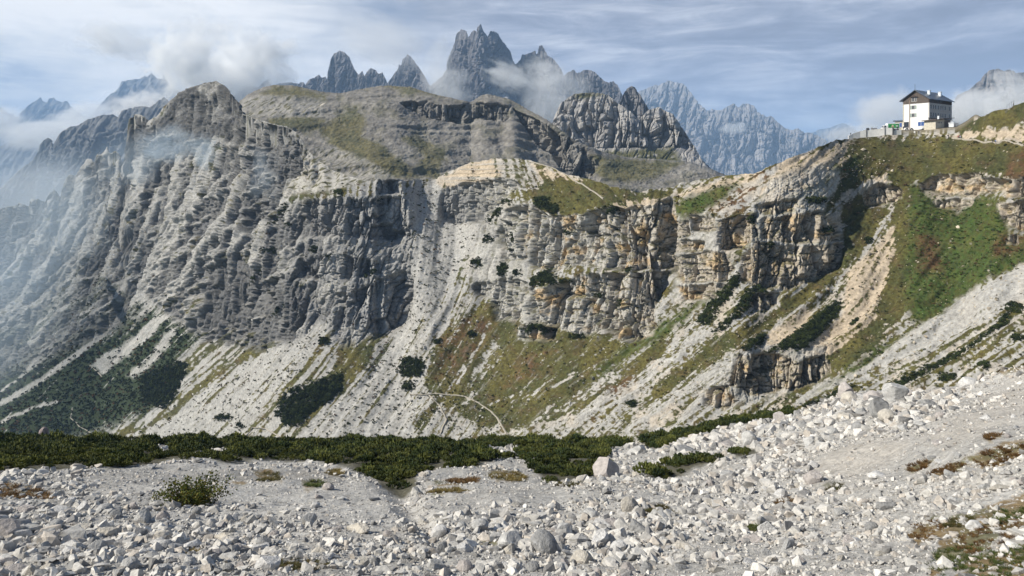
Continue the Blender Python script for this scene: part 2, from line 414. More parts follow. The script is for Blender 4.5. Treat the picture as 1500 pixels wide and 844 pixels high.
FALL = [((0,500),(-.75,.65)),((150,450),(-.7,.7)),((300,550),(-.75,.65)),((450,550),(-.65,.75)),((620,330),(-.1,1)),((560,560),(-.6,.8)),((700,540),(-.5,.85)),
 ((850,560),(-.78,.6)),((1000,560),(-.8,.55)),((1150,480),(-.78,.62)),((1300,400),(-.45,.88)),((1400,480),(-.87,.5)),((1480,300),(-.5,.85)),((1100,270),(-.85,.5)),
 ((250,250),(-.3,.95)),((100,300),(-.4,.9)),((850,280),(.6,.7)),((550,320),(-.1,1)),((1280,540),(-.87,.5))]

VEGSTROKES = [([(300,585),(350,540),(395,505)],7),([(250,602),(300,560),(330,530)],5),([(455,602),(500,545),(530,510),(560,490)],9),([(505,585),(540,540),(575,500)],4),([(560,575),(590,525),(618,470)],4),([(150,475),(190,432)],5),([(355,600),(400,560),(430,530)],4),([(270,545),(310,510),(335,490)],5),([(610,620),(650,580)],6),([(430,560),(465,515),(480,490)],3.5),([(640,560),(680,505),(700,470)],7),([(225,560),(250,530)],5)]
def lic(x0, x1, y0, y1, seed, cell=3., length=45, step=1.4):
    """noise smeared along the fall line of the slopes"""
    xs = np.arange(x0, x1); ys = np.arange(y0, y1); X, Y = np.meshgrid(xs.astype(f32), ys.astype(f32))
    wx = np.zeros_like(X); wy = np.zeros_like(X)
    for (a, b), (dx, dy) in FALL:
        w = 1/((X-a)**2+1.5*(Y-b)**2+900)**1.3; wx += w*dx; wy += w*dy
    l = np.hypot(wx, wy); wx /= l; wy /= l
    n = noise2(X/cell, Y/cell, seed)+.7*noise2(X/cell*2.1, Y/cell*2.1, seed+1)
    acc = n.copy(); H, W = X.shape
    for sg in (1, -1):
        cx = X-x0; cy = Y-y0
        for k in range(length):
            i = np.clip(cx, 0, W-1).astype(np.int32); j = np.clip(cy, 0, H-1).astype(np.int32)
            cx = cx+sg*step*wx[j, i]; cy = cy+sg*step*wy[j, i]
            i = np.clip(cx, 0, W-1).astype(np.int32); j = np.clip(cy, 0, H-1).astype(np.int32)
            acc += n[j, i]*(1-k/length)
    acc = (acc-acc.mean())/acc.std()
    return acc

def look(A, x0, y0, px, py):
    H, W = A.shape
    fx = np.clip(px-x0, 0, W-1.01); fy = np.clip(py-y0, 0, H-1.01); i = fx.astype(int); j = fy.astype(int); u = fx-i; v = fy-j
    return (A[j, i]*(1-u)+A[j, i+1]*u)*(1-v)+(A[j+1, i]*(1-u)+A[j+1, i+1]*u)*v

GULLIES = [([(322,210),(300,260),(268,320),(240,370),(215,415),(192,470)],8.),([(262,230),(255,280),(243,330),(225,380)],4.5),([(176,240),(160,300),(132,360),(95,430),(45,500)],6.),([(205,230),(196,290),(178,350),(150,410),(120,470)],5.5),
 ([(120,262),(105,320),(75,380),(30,440),(-30,500)],5.),([(75,300),(55,350),(15,400),(-40,450)],5.),([(350,260),(335,310),(300,360),(265,410),(240,450)],5.),([(350,345),(330,395),(295,440),(270,480)],4.5),([(385,330),(372,380),(350,430),(320,480)],4.),([(235,280),(215,330),(196,380),(170,440)],4.),([(290,220),(282,280),(270,315)],3.5),([(150,300),(130,330),(105,370)],3.)]
LOWROCK = [[(-150,380),(120,385),(215,395),(205,465),(120,505),(0,550),(-150,570)]]
def mainT(px, py):
    wx = px+5*fbm2(px/22, py/22, 3, 3); wy = py+4*fbm2(px/22+9, py/22, 3, 4)
    T = np.full(px.shape, .78, f32)
    rk = inside(wx, wy, ROCKY, 8.)
    T = T+(1.5-T)*rk
    T = T+(.62-T)*inside(wx, wy, FLATS, 5.)
    cl = inside(wx, wy, CLIFFS, 2.5)
    wgate = sstep(650, 600, px); lo = inside(wx, wy, LOWROCK, 14.)*.75
    gl = np.zeros(px.shape, f32)
    for q, w in GULLIES: gl = np.maximum(gl, sstep(-2.5, 2.5, strokedist(wx, wy, q, w*1.25)))
    gx_ = px+26*fbm2(px/55, py/70, 3, 45); gy_ = py+20*fbm2(px/60+3, py/60, 2, 46)
    minor = .8*sstep(.95, 1.15, -look(L4, -160, 90, gx_, gy_)*.75+.9*fbm2(px/16, py/26, 4, 41, .6)); tiers = fbm2(px/42+.3*fbm2(px/9, py/9, 2, 47), (py+.5*px)/15, 4, 49, .6); terr = sstep(.12, .26, tiers)*sstep(120, 220, py)
    but = wgate*(.45+.55*sstep(470, 400, px))*np.clip(np.maximum(rk, lo), 0, 1)*(1-gl)*(1-.75*minor)*(1-.95*terr); mainT.terr = terr*wgate
    mainT.gl = np.maximum(gl, .7*minor)*wgate; rk = np.maximum(rk, lo*wgate)
    T = T+(5.5-T)*cl
    # ledges inside the rocky parts
    led = sstep(.1, .4, fbm2(wx/26, wy/14, 3, 31))*rk*(1-cl)
    T = T+(4-T)*led*.7
    kn = inside(wx, wy, [[(225,185),(258,140),(300,118),(322,112),(350,140),(356,175),(330,205),(270,208)]], 5.)
    T = T+((1.1+2.6*sstep(122, 185, py-.10*np.abs(px-312)))-T)*kn; rk = np.maximum(rk, kn); cl = np.maximum(cl, kn*.45*sstep(135, 160, py))
    T = T+((2.7*(.8+.4*fbm2(px/20, py/30, 2, 43)))-T)*but*(1-kn); T = T+(.95-T)*np.maximum(mainT.gl, .8*mainT.terr)*rk*(1-kn)*(1-np.clip(inside(wx, wy, CLIFFS, 2.5), 0, 1))
    cl = np.maximum(cl, but*.8*(1-kn))
    mainT.cl = np.maximum(cl, .55*rk+.3*led); mainT.rk = rk; mainT.hard = cl
    return T
L3 = lic(-160, 1710, 90, 680, 87, 15., 60, 1.8); L4 = lic(-160, 1710, 90, 680, 67, 34., 50, 2.2)
MAIN_D = line([(-150,760),(0,640),(150,530),(300,405),(420,330),(520,318),(620,312),(700,300),(800,272),(900,246),(1000,228),(1100,216),(1200,208),(1300,196),(1400,182),(1500,166),(1700,140)])
M = base_sheet(-150, 1700, 1680, line(RIDGE), lambda x: 664+0*x, MAIN_D, mainT, 560, jag=1.6, jagscale=9., seed=5, hblur=2.2, jagmask=lambda x: 1-sstep(1235, 1250, x)*sstep(1450, 1435, x),
 level=lambda x: .8+0*x, keep=lambda: mainT.hard)
M.cl, M.rk, M.hard, M.gl = mainT.cl, mainT.rk, mainT.hard, np.maximum(mainT.gl, .75*mainT.terr)
L1 = lic(-160, 1710, 90, 680, 51, 2.6, 16, 1.2); L2 = lic(-160, 1710, 90, 680, 77, 6.5, 34, 1.5)
M.l1 = look(L1, -160, 90, M.px, M.py).astype(f32); M.l2 = look(L2, -160, 90, M.px, M.py).astype(f32); gx_ = M.px+24*fbm2(M.px/50, M.py/60, 3, 45)*sstep(480, 400, M.px); M.l3 = look(L3, -160, 90, gx_, M.py+14*fbm2(M.px/50, M.py/50, 2, 46)).astype(f32)

def paint_main(s):
    px, py = s.px, s.py
    x, y, z = s.P[..., 0], s.P[..., 1], s.P[..., 2]
    n1 = fbm2(px/14, py/14, 4, 61); n2 = fbm2(px/45, py/45, 4, 71); n3 = fbm2(px/5, py/4, 3, 81)
    wx = px+7*fbm2(px/16, py/16, 4, 21, .6); wy = py+6*fbm2(px/16+5, py/16, 4, 27, .6)
    l1, l2 = s.l1, s.l2
    rk = np.clip(np.maximum(s.cl, s.rk), 0, 1); cl = np.clip(s.hard, 0, 1)
    soil = np.clip(sstep(300, 480, px)*1., 0, 1)
    east = sstep(640, 760, px)          # vegetation takes over towards the hut
    # loose ground: scree with streaks of grass along the fall line
    c = mix(np.broadcast_to(np.array(SCREE, f32), px.shape+(3,)).copy(), LIGHT, np.clip(.45-.22*l1+.5*n1+.5*n3, 0, 1))
    tanm = np.clip(inside(wx, wy, TANS, 5)+.6*east*sstep(-.1, .5, n2), 0, 1)
    c = mix(c, TAN, tanm*.75)
    scr = inside(wx, wy, SCREES, 4.)
    for q, w in STREAKS: scr = np.maximum(scr, sstep(-1.5, 1.5, strokedist(wx*.4+px*.6, wy*.4+py*.6, q, w)))
    chute = inside(px, py, [[(560,470),(700,440),(1000,450),(1100,520),(1000,640),(560,640)]], 14.)*sstep(.40, .85, .6*l2+.5*s.l3+.9*n1+.3*l1); scr = np.maximum(scr, chute*.9)
    oliv = inside(wx, wy, OLIVES, 7.)
    for q, w in VEGSTROKES: oliv = np.maximum(oliv, .85*sstep(-4, 4, strokedist(wx*.6+px*.4, wy*.6+py*.4, q, w)))
    ctr = sstep(180, 320, px)*sstep(760, 680, px)*sstep(380, 480, py)
    c = mix(c, DIRT, ctr*.75*sstep(-.2, 1.1, .7*l2+.5*l1+1.2*n2))
    veg = np.clip(.10+.50*ctr*sstep(.1, 1.3, .8*l2+.55*l1+.8*n2)+.30*east+.75*oliv-.6*scr-.35*tanm*(1-oliv*.5)+.05*l1+.10*l2+.6*n1+.3*n3-.15*rk*(1-oliv), -1, 1.5)
    spot = fbm2(px/6.5, py/4.5, 3, 95, .6); veg = sstep(.2, .5, veg+.75*spot+.12*l2)
    gcol = mix(np.broadcast_to(np.array(GRASS, f32), px.shape+(3,)).copy(), OLIVE, sstep(-.3, .4, n2+.4*n3))
    gcol = mix(gcol, BROWN, sstep(.0, .5, fbm2(px/22, py/18, 4, 91, .6))*.7); gcol = gcol*np.clip(.9+.6*n3+.35*fbm2(px/2.6, py/2.2, 2, 93), .4, 1.7)[..., None]
    gr = inside(wx, wy, GREENS, 12.)*np.clip(.75+.6*n1, 0, 1); gcol = mix(gcol, GREEN, gr*np.clip(.85+1.1*n3+.3*n1, 0, 1))
    ru = inside(wx, wy, RUSTS, 9.); gcol = mix(gcol, RUST, np.clip(ru*(.3+1.1*n1+.9*n3+.3*sstep(800, 1000, px)), 0, .85))
    veg = np.maximum(veg, np.clip(inside(wx, wy, GREENS, 9.)*1.3*sstep(-.75, -.4, n1+.3*n3), 0, 1))
    c = mix(c, gcol, veg)
    # dark dwarf pine on the left slopes, between the streaks
    pz = inside(wx, wy, PINEZONE, 14.)
    pm = sstep(-.05, .35, .62*pz-.55+.85*pz*sstep(430, 560, py)+.35*l2+.35*l1+.6*n1-.9*scr+pz*.35)*pz*(1-.55*rk)
    c = mix(c, np.array(PINE, f32)*1.3, pm)
    c = mix(c, SCREE, scr*sstep(-.5, .3, .6+.15*l1+.4*n1-1.1*veg)*.8)
    sp = inside(wx, wy, STRIPED, 4.); aa = px*.45+py+5*fbm2(px/22, py/22, 2, 151); c = mix(c, (.40,.38,.345), sp*.8); c = mix(c, (.10,.095,.05), sp*sstep(.05, .4, noise2(aa/3.0, (px-py)/18, 153)))
    # rock
    rel, pil, cell, crack = s.rock
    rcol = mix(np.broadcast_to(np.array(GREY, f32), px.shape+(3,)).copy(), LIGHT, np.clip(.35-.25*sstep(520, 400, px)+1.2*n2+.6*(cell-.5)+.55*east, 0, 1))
    rcol = mix(rcol, (.45,.43,.385), .35*east); rcol = rcol*(1-.44*sstep(520, 400, px)-.14*sstep(400, 330, px)*sstep(260, 200, py)-.10*sstep(330, 150, px))[..., None]  # west rock darker: weathered stone, plus cloud shade put into the colour
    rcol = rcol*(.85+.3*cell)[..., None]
    stain = sstep(.05, .55, fbm2(px/6, py/60, 3, 131)+.25*n1)
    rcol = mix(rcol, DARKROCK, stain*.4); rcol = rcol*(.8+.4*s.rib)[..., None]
    och = sstep(.05, .45, fbm2(px/28, py/22, 3, 141)+.25*fbm2(px/7, py/30, 2, 143))*sstep(720, 800, px)
    rcol = mix(rcol, OCHRE, np.clip(och*.8, 0, 1)*cl)
    warm = sstep(760, 1130, px)*.45
    rcol = mix(rcol, TAN, warm*cl)
    lay = inside(px, py, LAYERS, 6.)*sstep(.0, .4, noise2(z/1.6, x/60, 17))
    rocky = np.clip(np.maximum(cl, rk*.8*sstep(-.55, .1, n1*.8+.5*pil+.35-1.2*oliv)), 0, 1)
    wst = sstep(540, 470, px); rocky = rocky*(1-wst)+wst*np.maximum(cl, rk*(1-s.gl)*sstep(-.5, .0, n1+.5*n3+.35), rk*.25); rocky = np.clip(rocky, 0, 1)*(1-sp)
    ledge = sstep(.45, .8, s.N[..., 2]+.25*n1)*.55*rk
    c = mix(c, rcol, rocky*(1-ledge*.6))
    c = mix(c, LIGHT, lay*.6)
    # grass on ledges of the warm cliffs
    lg = sstep(.42, .62, s.N2z+.22*n1)*cl*east
    c = mix(c, gcol, lg*.8)
    s.veg = veg*(1-rocky); s.pm = pm; s.scr = scr; s.gr = gr; s.rocky = rocky; s.ru = ru
    return np.clip(c*(1+.16*n3)[..., None], .008, .75)

def displace_main(s):
    n0 = np.stack([blur(s.N[..., k], 9, 9) for k in range(3)], -1); n0 /= np.linalg.norm(n0, axis=-1, keepdims=True)
    n = n0.copy(); n[..., 2] *= .25; n /= np.linalg.norm(n, axis=-1, keepdims=True)
    x, y, z = s.P[..., 0], s.P[..., 1], s.P[..., 2]
    hard = blur(np.clip(s.hard, 0, 1), 1.5, 1.5); rk = np.clip(s.rk, 0, 1); west = sstep(440, 370, s.px)
    rel, pil, cell, crack = rock_relief(s.P, np.clip(hard+.22*rk*(1-hard), 0, 1), 2.7, 7)
    rel2, pil2, cell2, crack2 = rock_relief(s.P*np.array([1, 1, .42], f32), np.clip(hard+.12*rk, 0, 1)*.85, 3.3, 207, .2, 2.6)
    east = sstep(960, 1000, s.px); rel3 = rock_relief(s.P, np.clip(hard+.2*rk*(1-hard), 0, 1), 1.75, 307, 0., 1.2)[0]; rel = rel*(1-east)+rel3*east
    rel = rel*(1-west)+rel2*west; cell = cell*(1-west)+cell2*west
    # sloping rock: ribs and ravines that follow the fall line, breaking up into smaller ones
    l3 = blur(s.l3, 2., 2.); l2 = s.l2; l1 = s.l1; wob = fbm3(x/30, y/30, z/40, 3, 93)
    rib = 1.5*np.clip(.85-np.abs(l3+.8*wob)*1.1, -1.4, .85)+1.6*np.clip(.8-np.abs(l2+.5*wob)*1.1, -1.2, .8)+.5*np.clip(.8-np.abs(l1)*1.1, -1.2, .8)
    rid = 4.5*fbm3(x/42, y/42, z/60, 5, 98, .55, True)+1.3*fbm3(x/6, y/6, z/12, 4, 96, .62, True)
    soft = rk*(1-.85*hard)*(.10+.90*west)
    blk = rock_relief(s.P*np.array([1, 1, .6], f32), rk*west*(1-.5*hard), 2.2, 407, .35, 1.)[0]
    slope = (1-np.maximum(rk, hard))*(.05*s.l2+1.2*fbm3(x/15, y/15, z/15, 5, 99, .55)+.35*l3+.35*fbm3(x/2.5, y/2.5, z/2.5, 3, 94))
    lay = inside(s.px, s.py, LAYERS, 6.)*np.sign(noise2(z/1.6, x/60, 17))*.4
    fade = np.ones_like(x); fade[-3:] = .5; hutm = (sstep(1232, 1250, s.px)*sstep(1455, 1435, s.px)); fade *= 1-hutm*sstep(.9, .99, np.linspace(0, 1, s.nv)[:, None])
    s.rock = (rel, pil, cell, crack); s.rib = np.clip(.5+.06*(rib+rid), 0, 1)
    s.P = s.P+n*((rel+lay)*fade)[..., None]+n0*((slope+soft*(rib+rid)*.8+.30*blk)*fade)[..., None]
    s.N2 = normals(s.P); s.N2z = s.N2[..., 2]
displace_main(M)
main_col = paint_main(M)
TERR = 2.9*sstep(1280, 1305, M.xs)*sstep(1445, 1425, M.xs)
unit_main = ground_mat('mountain_rock', .55, .8, .38)
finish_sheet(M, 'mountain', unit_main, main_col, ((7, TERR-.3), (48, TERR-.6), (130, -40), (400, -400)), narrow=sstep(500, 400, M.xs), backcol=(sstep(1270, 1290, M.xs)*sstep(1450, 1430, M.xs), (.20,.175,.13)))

# ------------------------------------------------------------------ bodies farther off
def far_body(name, x0, x1, nx, ridge, base, D, T, nv, unit, amp, colour, dark, seed, jag=1., jagscale=6., mat=None, grass=0., flutes=True, polys=None):
    def TT(px, py):
        t = T(px, py) if callable(T) else np.full(px.shape, T, f32)
        return t
    s = base_sheet(x0, x1, nx, line(ridge), line(base) if isinstance(base, list) else (lambda x: base+0*x), line(D), TT, nv, jag, jagscale, seed, 7. if seed == 200 else 2.5, level=(lambda x: .9+0*x) if seed == 200 else None)
    x, y, z = s.P[..., 0], s.P[..., 1], s.P[..., 2]
    st = np.clip((s.T-.56)/1.5, 0., 1)
    rel, pil, cell, crack = rock_relief(s.P, st, unit, seed)
    n = s.N.copy(); n[..., 2] *= .3; n /= np.linalg.norm(n, axis=-1, keepdims=True)
    big = fbm3(x/(unit*22), y/(unit*22), z/(unit*60), 4, seed+3, .5, True)*unit*amp*np.clip(st+.15, 0, 1)
    big = big+(1-st)*unit*(.9*fbm3(x/(unit*9), y/(unit*9), z/(unit*9), 5, seed+9, .6, True)+.35*fbm3(x/(unit*1.6), y/(unit*1.6), z/(unit*1.6), 4, seed+10, .6))
    if seed == 200: big = big+(1-st)*1.5*np.clip(noise2(z/7+2.2*fbm2(x/120, y/120, 2, 3), x/260, 77)*3, -1, 1)
    top = np.ones(nv); top[-40:] = np.linspace(1, .25, 40); top = top[:, None]
    s.P = s.P+n*((rel+big)*top)[..., None]
    n1 = fbm2(s.px/12, s.py/9, 4, seed+5); n2 = fbm2(s.px/35, s.py/25, 3, seed+6)
    c = mix(np.broadcast_to(np.array(colour, f32), s.px.shape+(3,)).copy(), dark, np.clip(.4+1.3*n1+.3*st*pil, 0, 1))
    c = c*(1+.3*(cell-.5)*st)[..., None]
    if polys: c = polys(s, c, n1, n2, st)
    s.ob = finish_sheet(s, name, mat or ground_mat(name+'_rock', unit*.4, .7, .3), np.clip(c, .01, .7), ((150, 5), (400, -150), (900, -900)))
    return s

HILLRIDGE = [(280,210),(325,185),(340,165),(352,148),(362,140),(385,128),(400,125),(430,126),(470,135),(500,137),(530,131),(560,126),(600,128),(640,140),(690,150),
 (705,140),(715,138),(745,145),(780,165),(800,175),(820,190),(845,207),(880,222),(920,232),(960,235),(1010,240),(1040,252),(1070,268),(1100,285)]
HILLCLIFF = [[(588,152),(620,150),(660,158),(700,152),(745,158),(742,178),(700,172),(660,175),(620,170)],[(640,165),(700,170),(690,182),(640,178)],[(755,162),(800,185),(850,215),(820,232),(790,215),(770,190)]]
HILLROCK = [[(800,185),(850,210),(880,240),(860,262),(820,245)]]
HILLGRASS = [[(400,126),(440,130),(480,140),(470,150),(420,145),(380,140)],[(395,175),(440,170),(480,178),(470,190),(430,192),(395,190)],[(470,190),(500,170),(520,160),(540,175),(530,200),(560,215),(600,250),(620,262),(560,262),(520,235),(485,215)],
 [(560,126),(600,126),(640,140),(600,138)],[(585,200),(620,205),(650,225),(640,265),(600,250),(620,235),(600,215)],[(850,225),(900,232),(1000,240),(960,262),(900,270),(860,250)]]
HILLSTRIPE = [[(352,150),(385,140),(470,145),(480,172),(400,175),(350,172)],[(440,225),(490,215),(545,240),(580,262),(500,275),(430,288),(410,290)]]
def hillT(px, py):
    wx = px+5*fbm2(px/18, py/14, 3, 203); wy = py+4*fbm2(px/18, py/14, 3, 204)
    T = np.full(px.shape, .52, f32)+.1*sstep(300, 250, py)
    T = T+(2.6-T)*inside(wx, wy, HILLROCK, 6)
    return T+(5-T)*inside(wx, wy, HILLCLIFF, 3)
def hillpaint(s, c, n1, n2, st):
    px, py = s.px, s.py
    wx = px+9*fbm2(px/12, py/9, 4, 221, .6); wy = py+5*fbm2(px/12+4, py/9, 4, 227, .6)
    n3 = fbm2(px/4, py/3, 3, 229)
    g = inside(wx, wy, HILLGRASS, 5)
    g = np.clip(g+.5*sstep(-.05, .4, n2+.4*n1), 0, 1)*sstep(-.3, .0, n3+.35)
    gc = mix(np.broadcast_to(np.array((.13,.115,.045), f32), px.shape+(3,)).copy(), OLIVE, sstep(-.3, .4, n2+n3))
    c = mix(c, (.27,.25,.22), (1-st)*.65*np.clip(.6+n2+n3, 0, 1))
    c = mix(c, gc, g*.85*(1-.7*inside(px, py, HILLCLIFF+HILLROCK, 3)))
    sm = inside(wx, wy, HILLSTRIPE, 4)
    a = px*.55+py*.9+4*fbm2(px/20, py/20, 2, 231)
    c = mix(c, (.31,.295,.27), sm*.7); c = mix(c, (.10,.095,.05), sm*sstep(.1, .5, noise2(a/2.6, (px-py)/16, 233)))
    bz = noise2(s.P[..., 2]/5.5+2.5*n2+.8*n1, s.P[..., 0]/120, 79); c = mix(c, (.33,.31,.275), .32*sstep(.15, .4, bz)*(1-g*.7)); c = mix(c, (.10,.098,.09), .28*sstep(.2, .45, -bz)*(1-g*.5))
    pth = sstep(-1, 1, strokedist(px, py, [(460,165),(470,158),(478,152)], .8)); c = mix(c, PATH, pth)
    return c
far_body('hill', 280, 1100, 1000, HILLRIDGE, 304, [(280,640),(420,600),(550,590),(700,610),(900,640),(1100,650)], hillT, 260, 5., .5, (.20,.188,.172), (.12,.116,.112), 200, .8, 5., polys=hillpaint)

DOME = [(790,215),(805,185),(815,166),(822,151),(840,138),(855,136),(870,135),(890,139),(905,151),(922,162),(936,176),(943,168),(950,161),(965,157),(985,168),(1000,188),(1015,212),(1030,238),(1042,252),(1060,275)]
def domepaint(s, c, n1, n2, st):
    px, py = s.px, s.py; g = inside(px+8*n1, py+6*n2, [[(790,235),(860,232),(900,222),(985,216),(1000,240),(960,300),(800,300)],[(835,136),(870,133),(890,140),(850,146)]], 6)
    return mix(c, (.09,.088,.04), g*sstep(-.35, .05, n1+.1))
def domeT(px, py): return np.where(py > 218, .9, 4.2).astype(f32)
far_body('hill', 790, 1060, 420, DOME, 292, [(790,960),(900,920),(1060,900)], domeT, 240, 7., 2.4, (.34,.325,.31), (.20,.20,.21), 300, .9, 5., polys=domepaint)
far_body('mountain', 895, 965, 120, [(895,200),(903,160),(912,140),(918,130),(925,126),(930,128),(938,140),(948,156),(965,185)], 230, [(895,1300),(965,1300)], 4., 120, 9., 2., (.19,.185,.19), (.12,.12,.13), 320, 1., 4.)

CADINI = [(330,165),(345,138),(355,130),(370,125),(378,128),(385,120),(392,117),(399,126),(410,122),(425,121),(436,122),(443,119),(447,124),(453,117),(462,113),(467,109),(471,114),(477,112),(480,122),
 (481,105),(484,88),(488,78),(493,77),(497,74),(505,77),(511,83),(515,92),(519,101),(524,109),(528,107),(531,104),(534,112),(538,104),(543,100),(549,102),(555,108),(560,106),(567,121),(572,116),(577,108),(581,104),
 (585,93),(587,97),(590,86),(594,84),(597,79),(602,84),(606,89),(612,97),(618,106),(624,116),(630,126),(634,122),(640,117),(648,110),(654,102),(657,86),(662,72),(667,62),(670,48),(676,43),(682,45),(686,54),(690,49),
 (694,44),(697,46),(699,40),(704,36),(708,46),(711,50),(714,54),(718,46),(724,46),(730,50),(736,60),(742,68),(748,76),(751,88),(756,94),(762,88),(765,80),(772,79),(778,77),(784,74),(786,79),(789,68),(794,66),(799,76),(803,82),
 (810,86),(816,93),(822,101),(826,112),(831,107),(836,104),(840,102),(845,107),(849,106),(854,103),(861,102),(869,104),(877,111),(884,118),(891,121),(898,119),(904,124),(908,132),(913,142),(930,170)]
def cadpaint(s, c, n1, n2, st):
    px, py = s.px, s.py
    sc = inside(px+6*n1, py+6*n2, [[(720,128),(735,130),(745,140),(742,150),(728,148),(715,135)],[(745,110),(760,112),(758,120),(748,118)]], 3)
    return mix(c, (.42,.40,.39), sc*.8)
far_body('mountain', 330, 930, 1150, CADINI, 225, [(330,3300),(480,3200),(600,3100),(700,2800),(780,2900),(930,2700)], 3.6, 260, 10., 2.2, (.155,.15,.16), (.10,.10,.112), 400, 1.2, 3., polys=cadpaint)
RIGHTFAR = [(900,150),(930,137),(945,131),(960,125),(966,126),(972,122),(980,118),(990,121),(1000,122),(1006,128),(1015,140),(1022,150),(1028,155),(1036,163),(1042,160),(1050,161),(1058,162),(1065,157),(1075,152),(1080,157),(1084,158),(1088,153),(1097,152),(1104,156),(1108,164),(1117,169),(1124,172),
 (1130,170),(1138,178),(1146,185),(1152,189),(1160,191),(1168,189),(1178,195),(1188,195),(1200,200),(1215,209),(1230,222)]
far_body('mountain', 900, 1240, 520, RIGHTFAR, 275, [(900,6800),(1060,6400),(1240,6000)], 1.9, 170, 34., 3., (.26,.25,.25), (.14,.145,.16), 500, 1.5, 5.)
far_body('mountain', 1130, 1330, 160, [(1130,215),(1180,200),(1200,190),(1215,188),(1222,184),(1235,181),(1245,184),(1252,190),(1262,192),(1280,198),(1300,205),(1330,215)], 260, [(1130,11500),(1330,11500)], 1.8, 60, 60., 3., (.2,.2,.2), (.14,.145,.16), 520, 2., 5.)
far_body('mountain', 1370, 1720, 300, [(1370,200),(1392,160),(1402,140),(1420,132),(1430,122),(1436,118),(1441,110),(1450,103),(1460,101),(1470,105),(1478,102),(1490,108),(1500,106),(1530,115),(1600,140),(1720,190)], 235, [(1370,2600),(1720,2400)], 3., 140, 16., 3., (.19,.175,.17), (.12,.12,.13), 540, 1.6, 5.)
far_body('mountain', -150, 190, 260, [(-150,190),(-60,165),(0,156),(8,163),(18,168),(26,172),(32,163),(38,158),(46,150),(52,147),(59,142),(64,149),(69,151),(73,144),(79,143),(84,148),(92,150),(99,149),(104,156),(120,168),(190,210)], 250, [(-150,8800),(190,8600)], 1.9, 90, 44., 3., (.18,.18,.18), (.12,.12,.14), 560, 1.5, 5.)
far_body('mountain', 100, 330, 220, [(100,200),(125,172),(138,164),(148,152),(160,140),(168,135),(180,120),(190,117),(205,116),(212,112),(217,113),(222,107),(230,115),(236,116),(240,110),(250,126),(300,160),(330,185)], 240, [(100,7200),(330,7000)], 1.9, 90, 38., 3., (.18,.18,.18), (.12,.12,.14), 580, 1.5, 5.)
far_body('mountain', -200, 80, 160, [(-200,260),(-100,240),(-40,228),(0,214),(20,207),(40,202),(55,206),(62,216),(80,232)], 380, [(-200,5400),(80,5200)], 1.6, 100, 28., 3., (.18,.18,.18), (.12,.12,.14), 600, 1.5, 5.)
far_body('mountain', -200, 330, 420, [(-200,360),(-100,320),(-40,295),(0,277),(15,264),(30,250),(48,234),(58,212),(64,204),(70,202),(75,204),(78,212),(86,196),(100,187),(115,183),(130,175),(150,169),(165,168),(172,171),(178,162),(190,159),(208,156),(222,158),(230,152),(240,142),(250,150),(290,180),(330,220)], 420, [(-200,2700),(330,2400)], 2.1, 200, 15., 3., (.16,.16,.16), (.11,.11,.12), 620, 1.4, 6.)

# the valley floor below everything, out to the horizon
gx = np.linspace(-16000, 16000, 81); gy = np.linspace(-3000, 17000, 51)
GX, GY = np.meshgrid(gx, gy); GZ = -420+60*fbm2(GX/2500, GY/2500, 3, 9)
vp = np.stack([GX, GY, GZ], -1)
tag(link('valley', raw_mesh('valley', vp, grid_faces(*GX.shape), ground_mat('valley_forest', 20., .3, .4), np.broadcast_to(np.array((.05,.06,.035), f32), GX.shape+(3,)))), kind='structure')
# ------------------------------------------------------------------ the scree slope in front: one sheet, distance from a thin-plate fit
FG = [(0,844,17),(400,844,17.5),(750,844,17.5),(1100,844,15.5),(1300,844,13.2),(1500,844,11.5),(-300,844,16),(1800,844,10),
 (0,770,23.5),(400,765,24.5),(750,762,25),(1100,765,23),(1300,765,19.5),(1500,765,16),(1800,765,13),(-300,770,22),
 (0,710,34),(300,705,36),(570,712,36),(750,705,37),(1000,705,35),(1200,700,30),(1350,690,25.5),(1500,680,21.5),(1800,660,18),
 (-300,700,34),(0,672,54),(300,668,55),(570,674,54),(750,668,56),(1000,668,52),(1150,645,45),(1300,625,38),(1500,600,31),(1800,560,26),(-300,668,54),
 (0,648,84),(400,650,84),(750,650,84),(950,650,76),(1070,622,82),(1170,606,84),(1230,580,84),(1310,575,76),(1400,566,64),(1500,540,54),(1650,505,46),(1800,470,40),(-300,645,84),
 (0,1100,8),(750,1100,8.2),(1500,1100,6),(0,1500,4.6),(750,1500,4.6),(1500,1500,3.9),(750,2400,2.6),(-300,1100,8),(1800,1100,5.4),(-300,2400,2.6),(1800,2400,2.2)]
EDGE = line([(-400,642),(0,646),(400,648),(750,649),(940,649),(985,640),(1060,618),(1170,604),(1215,584),(1240,577),(1310,574),(1340,577),(1400,565),(1450,551),(1500,538),(1650,503),(1900,440)])
def tps(pts):
    p = np.array(pts, float); sc = np.array([400., 130.])
    def warp(x, y): return x/400., np.log(np.maximum(y-430, 20)/100.)*2.2
    u, v = warp(p[:, 0], p[:, 1]); n = len(p)
    def ker(r2): return .5*r2*np.log(r2+1e-12)
    K = ker((u[:, None]-u)**2+(v[:, None]-v)**2)+np.eye(n)*.004
    Pm = np.stack([np.ones(n), u, v], 1)
    A = np.block([[K, Pm], [Pm.T, np.zeros((3, 3))]]); w = np.linalg.solve(A, np.concatenate([np.log(p[:, 2]), np.zeros(3)]))
    def f(x, y):
        a, b = warp(x, y); out = w[n]+w[n+1]*a+w[n+2]*b
        for i in range(n): out = out+w[i]*ker((a-u[i])**2+(b-v[i])**2)
        return out
    return f
fg_ln = tps(FG)
G = Sheet(); G.nx, G.nv = 1150, 430; G.xs = np.linspace(-380, 1880, G.nx)
v = np.linspace(0, 1, G.nv)[:, None]
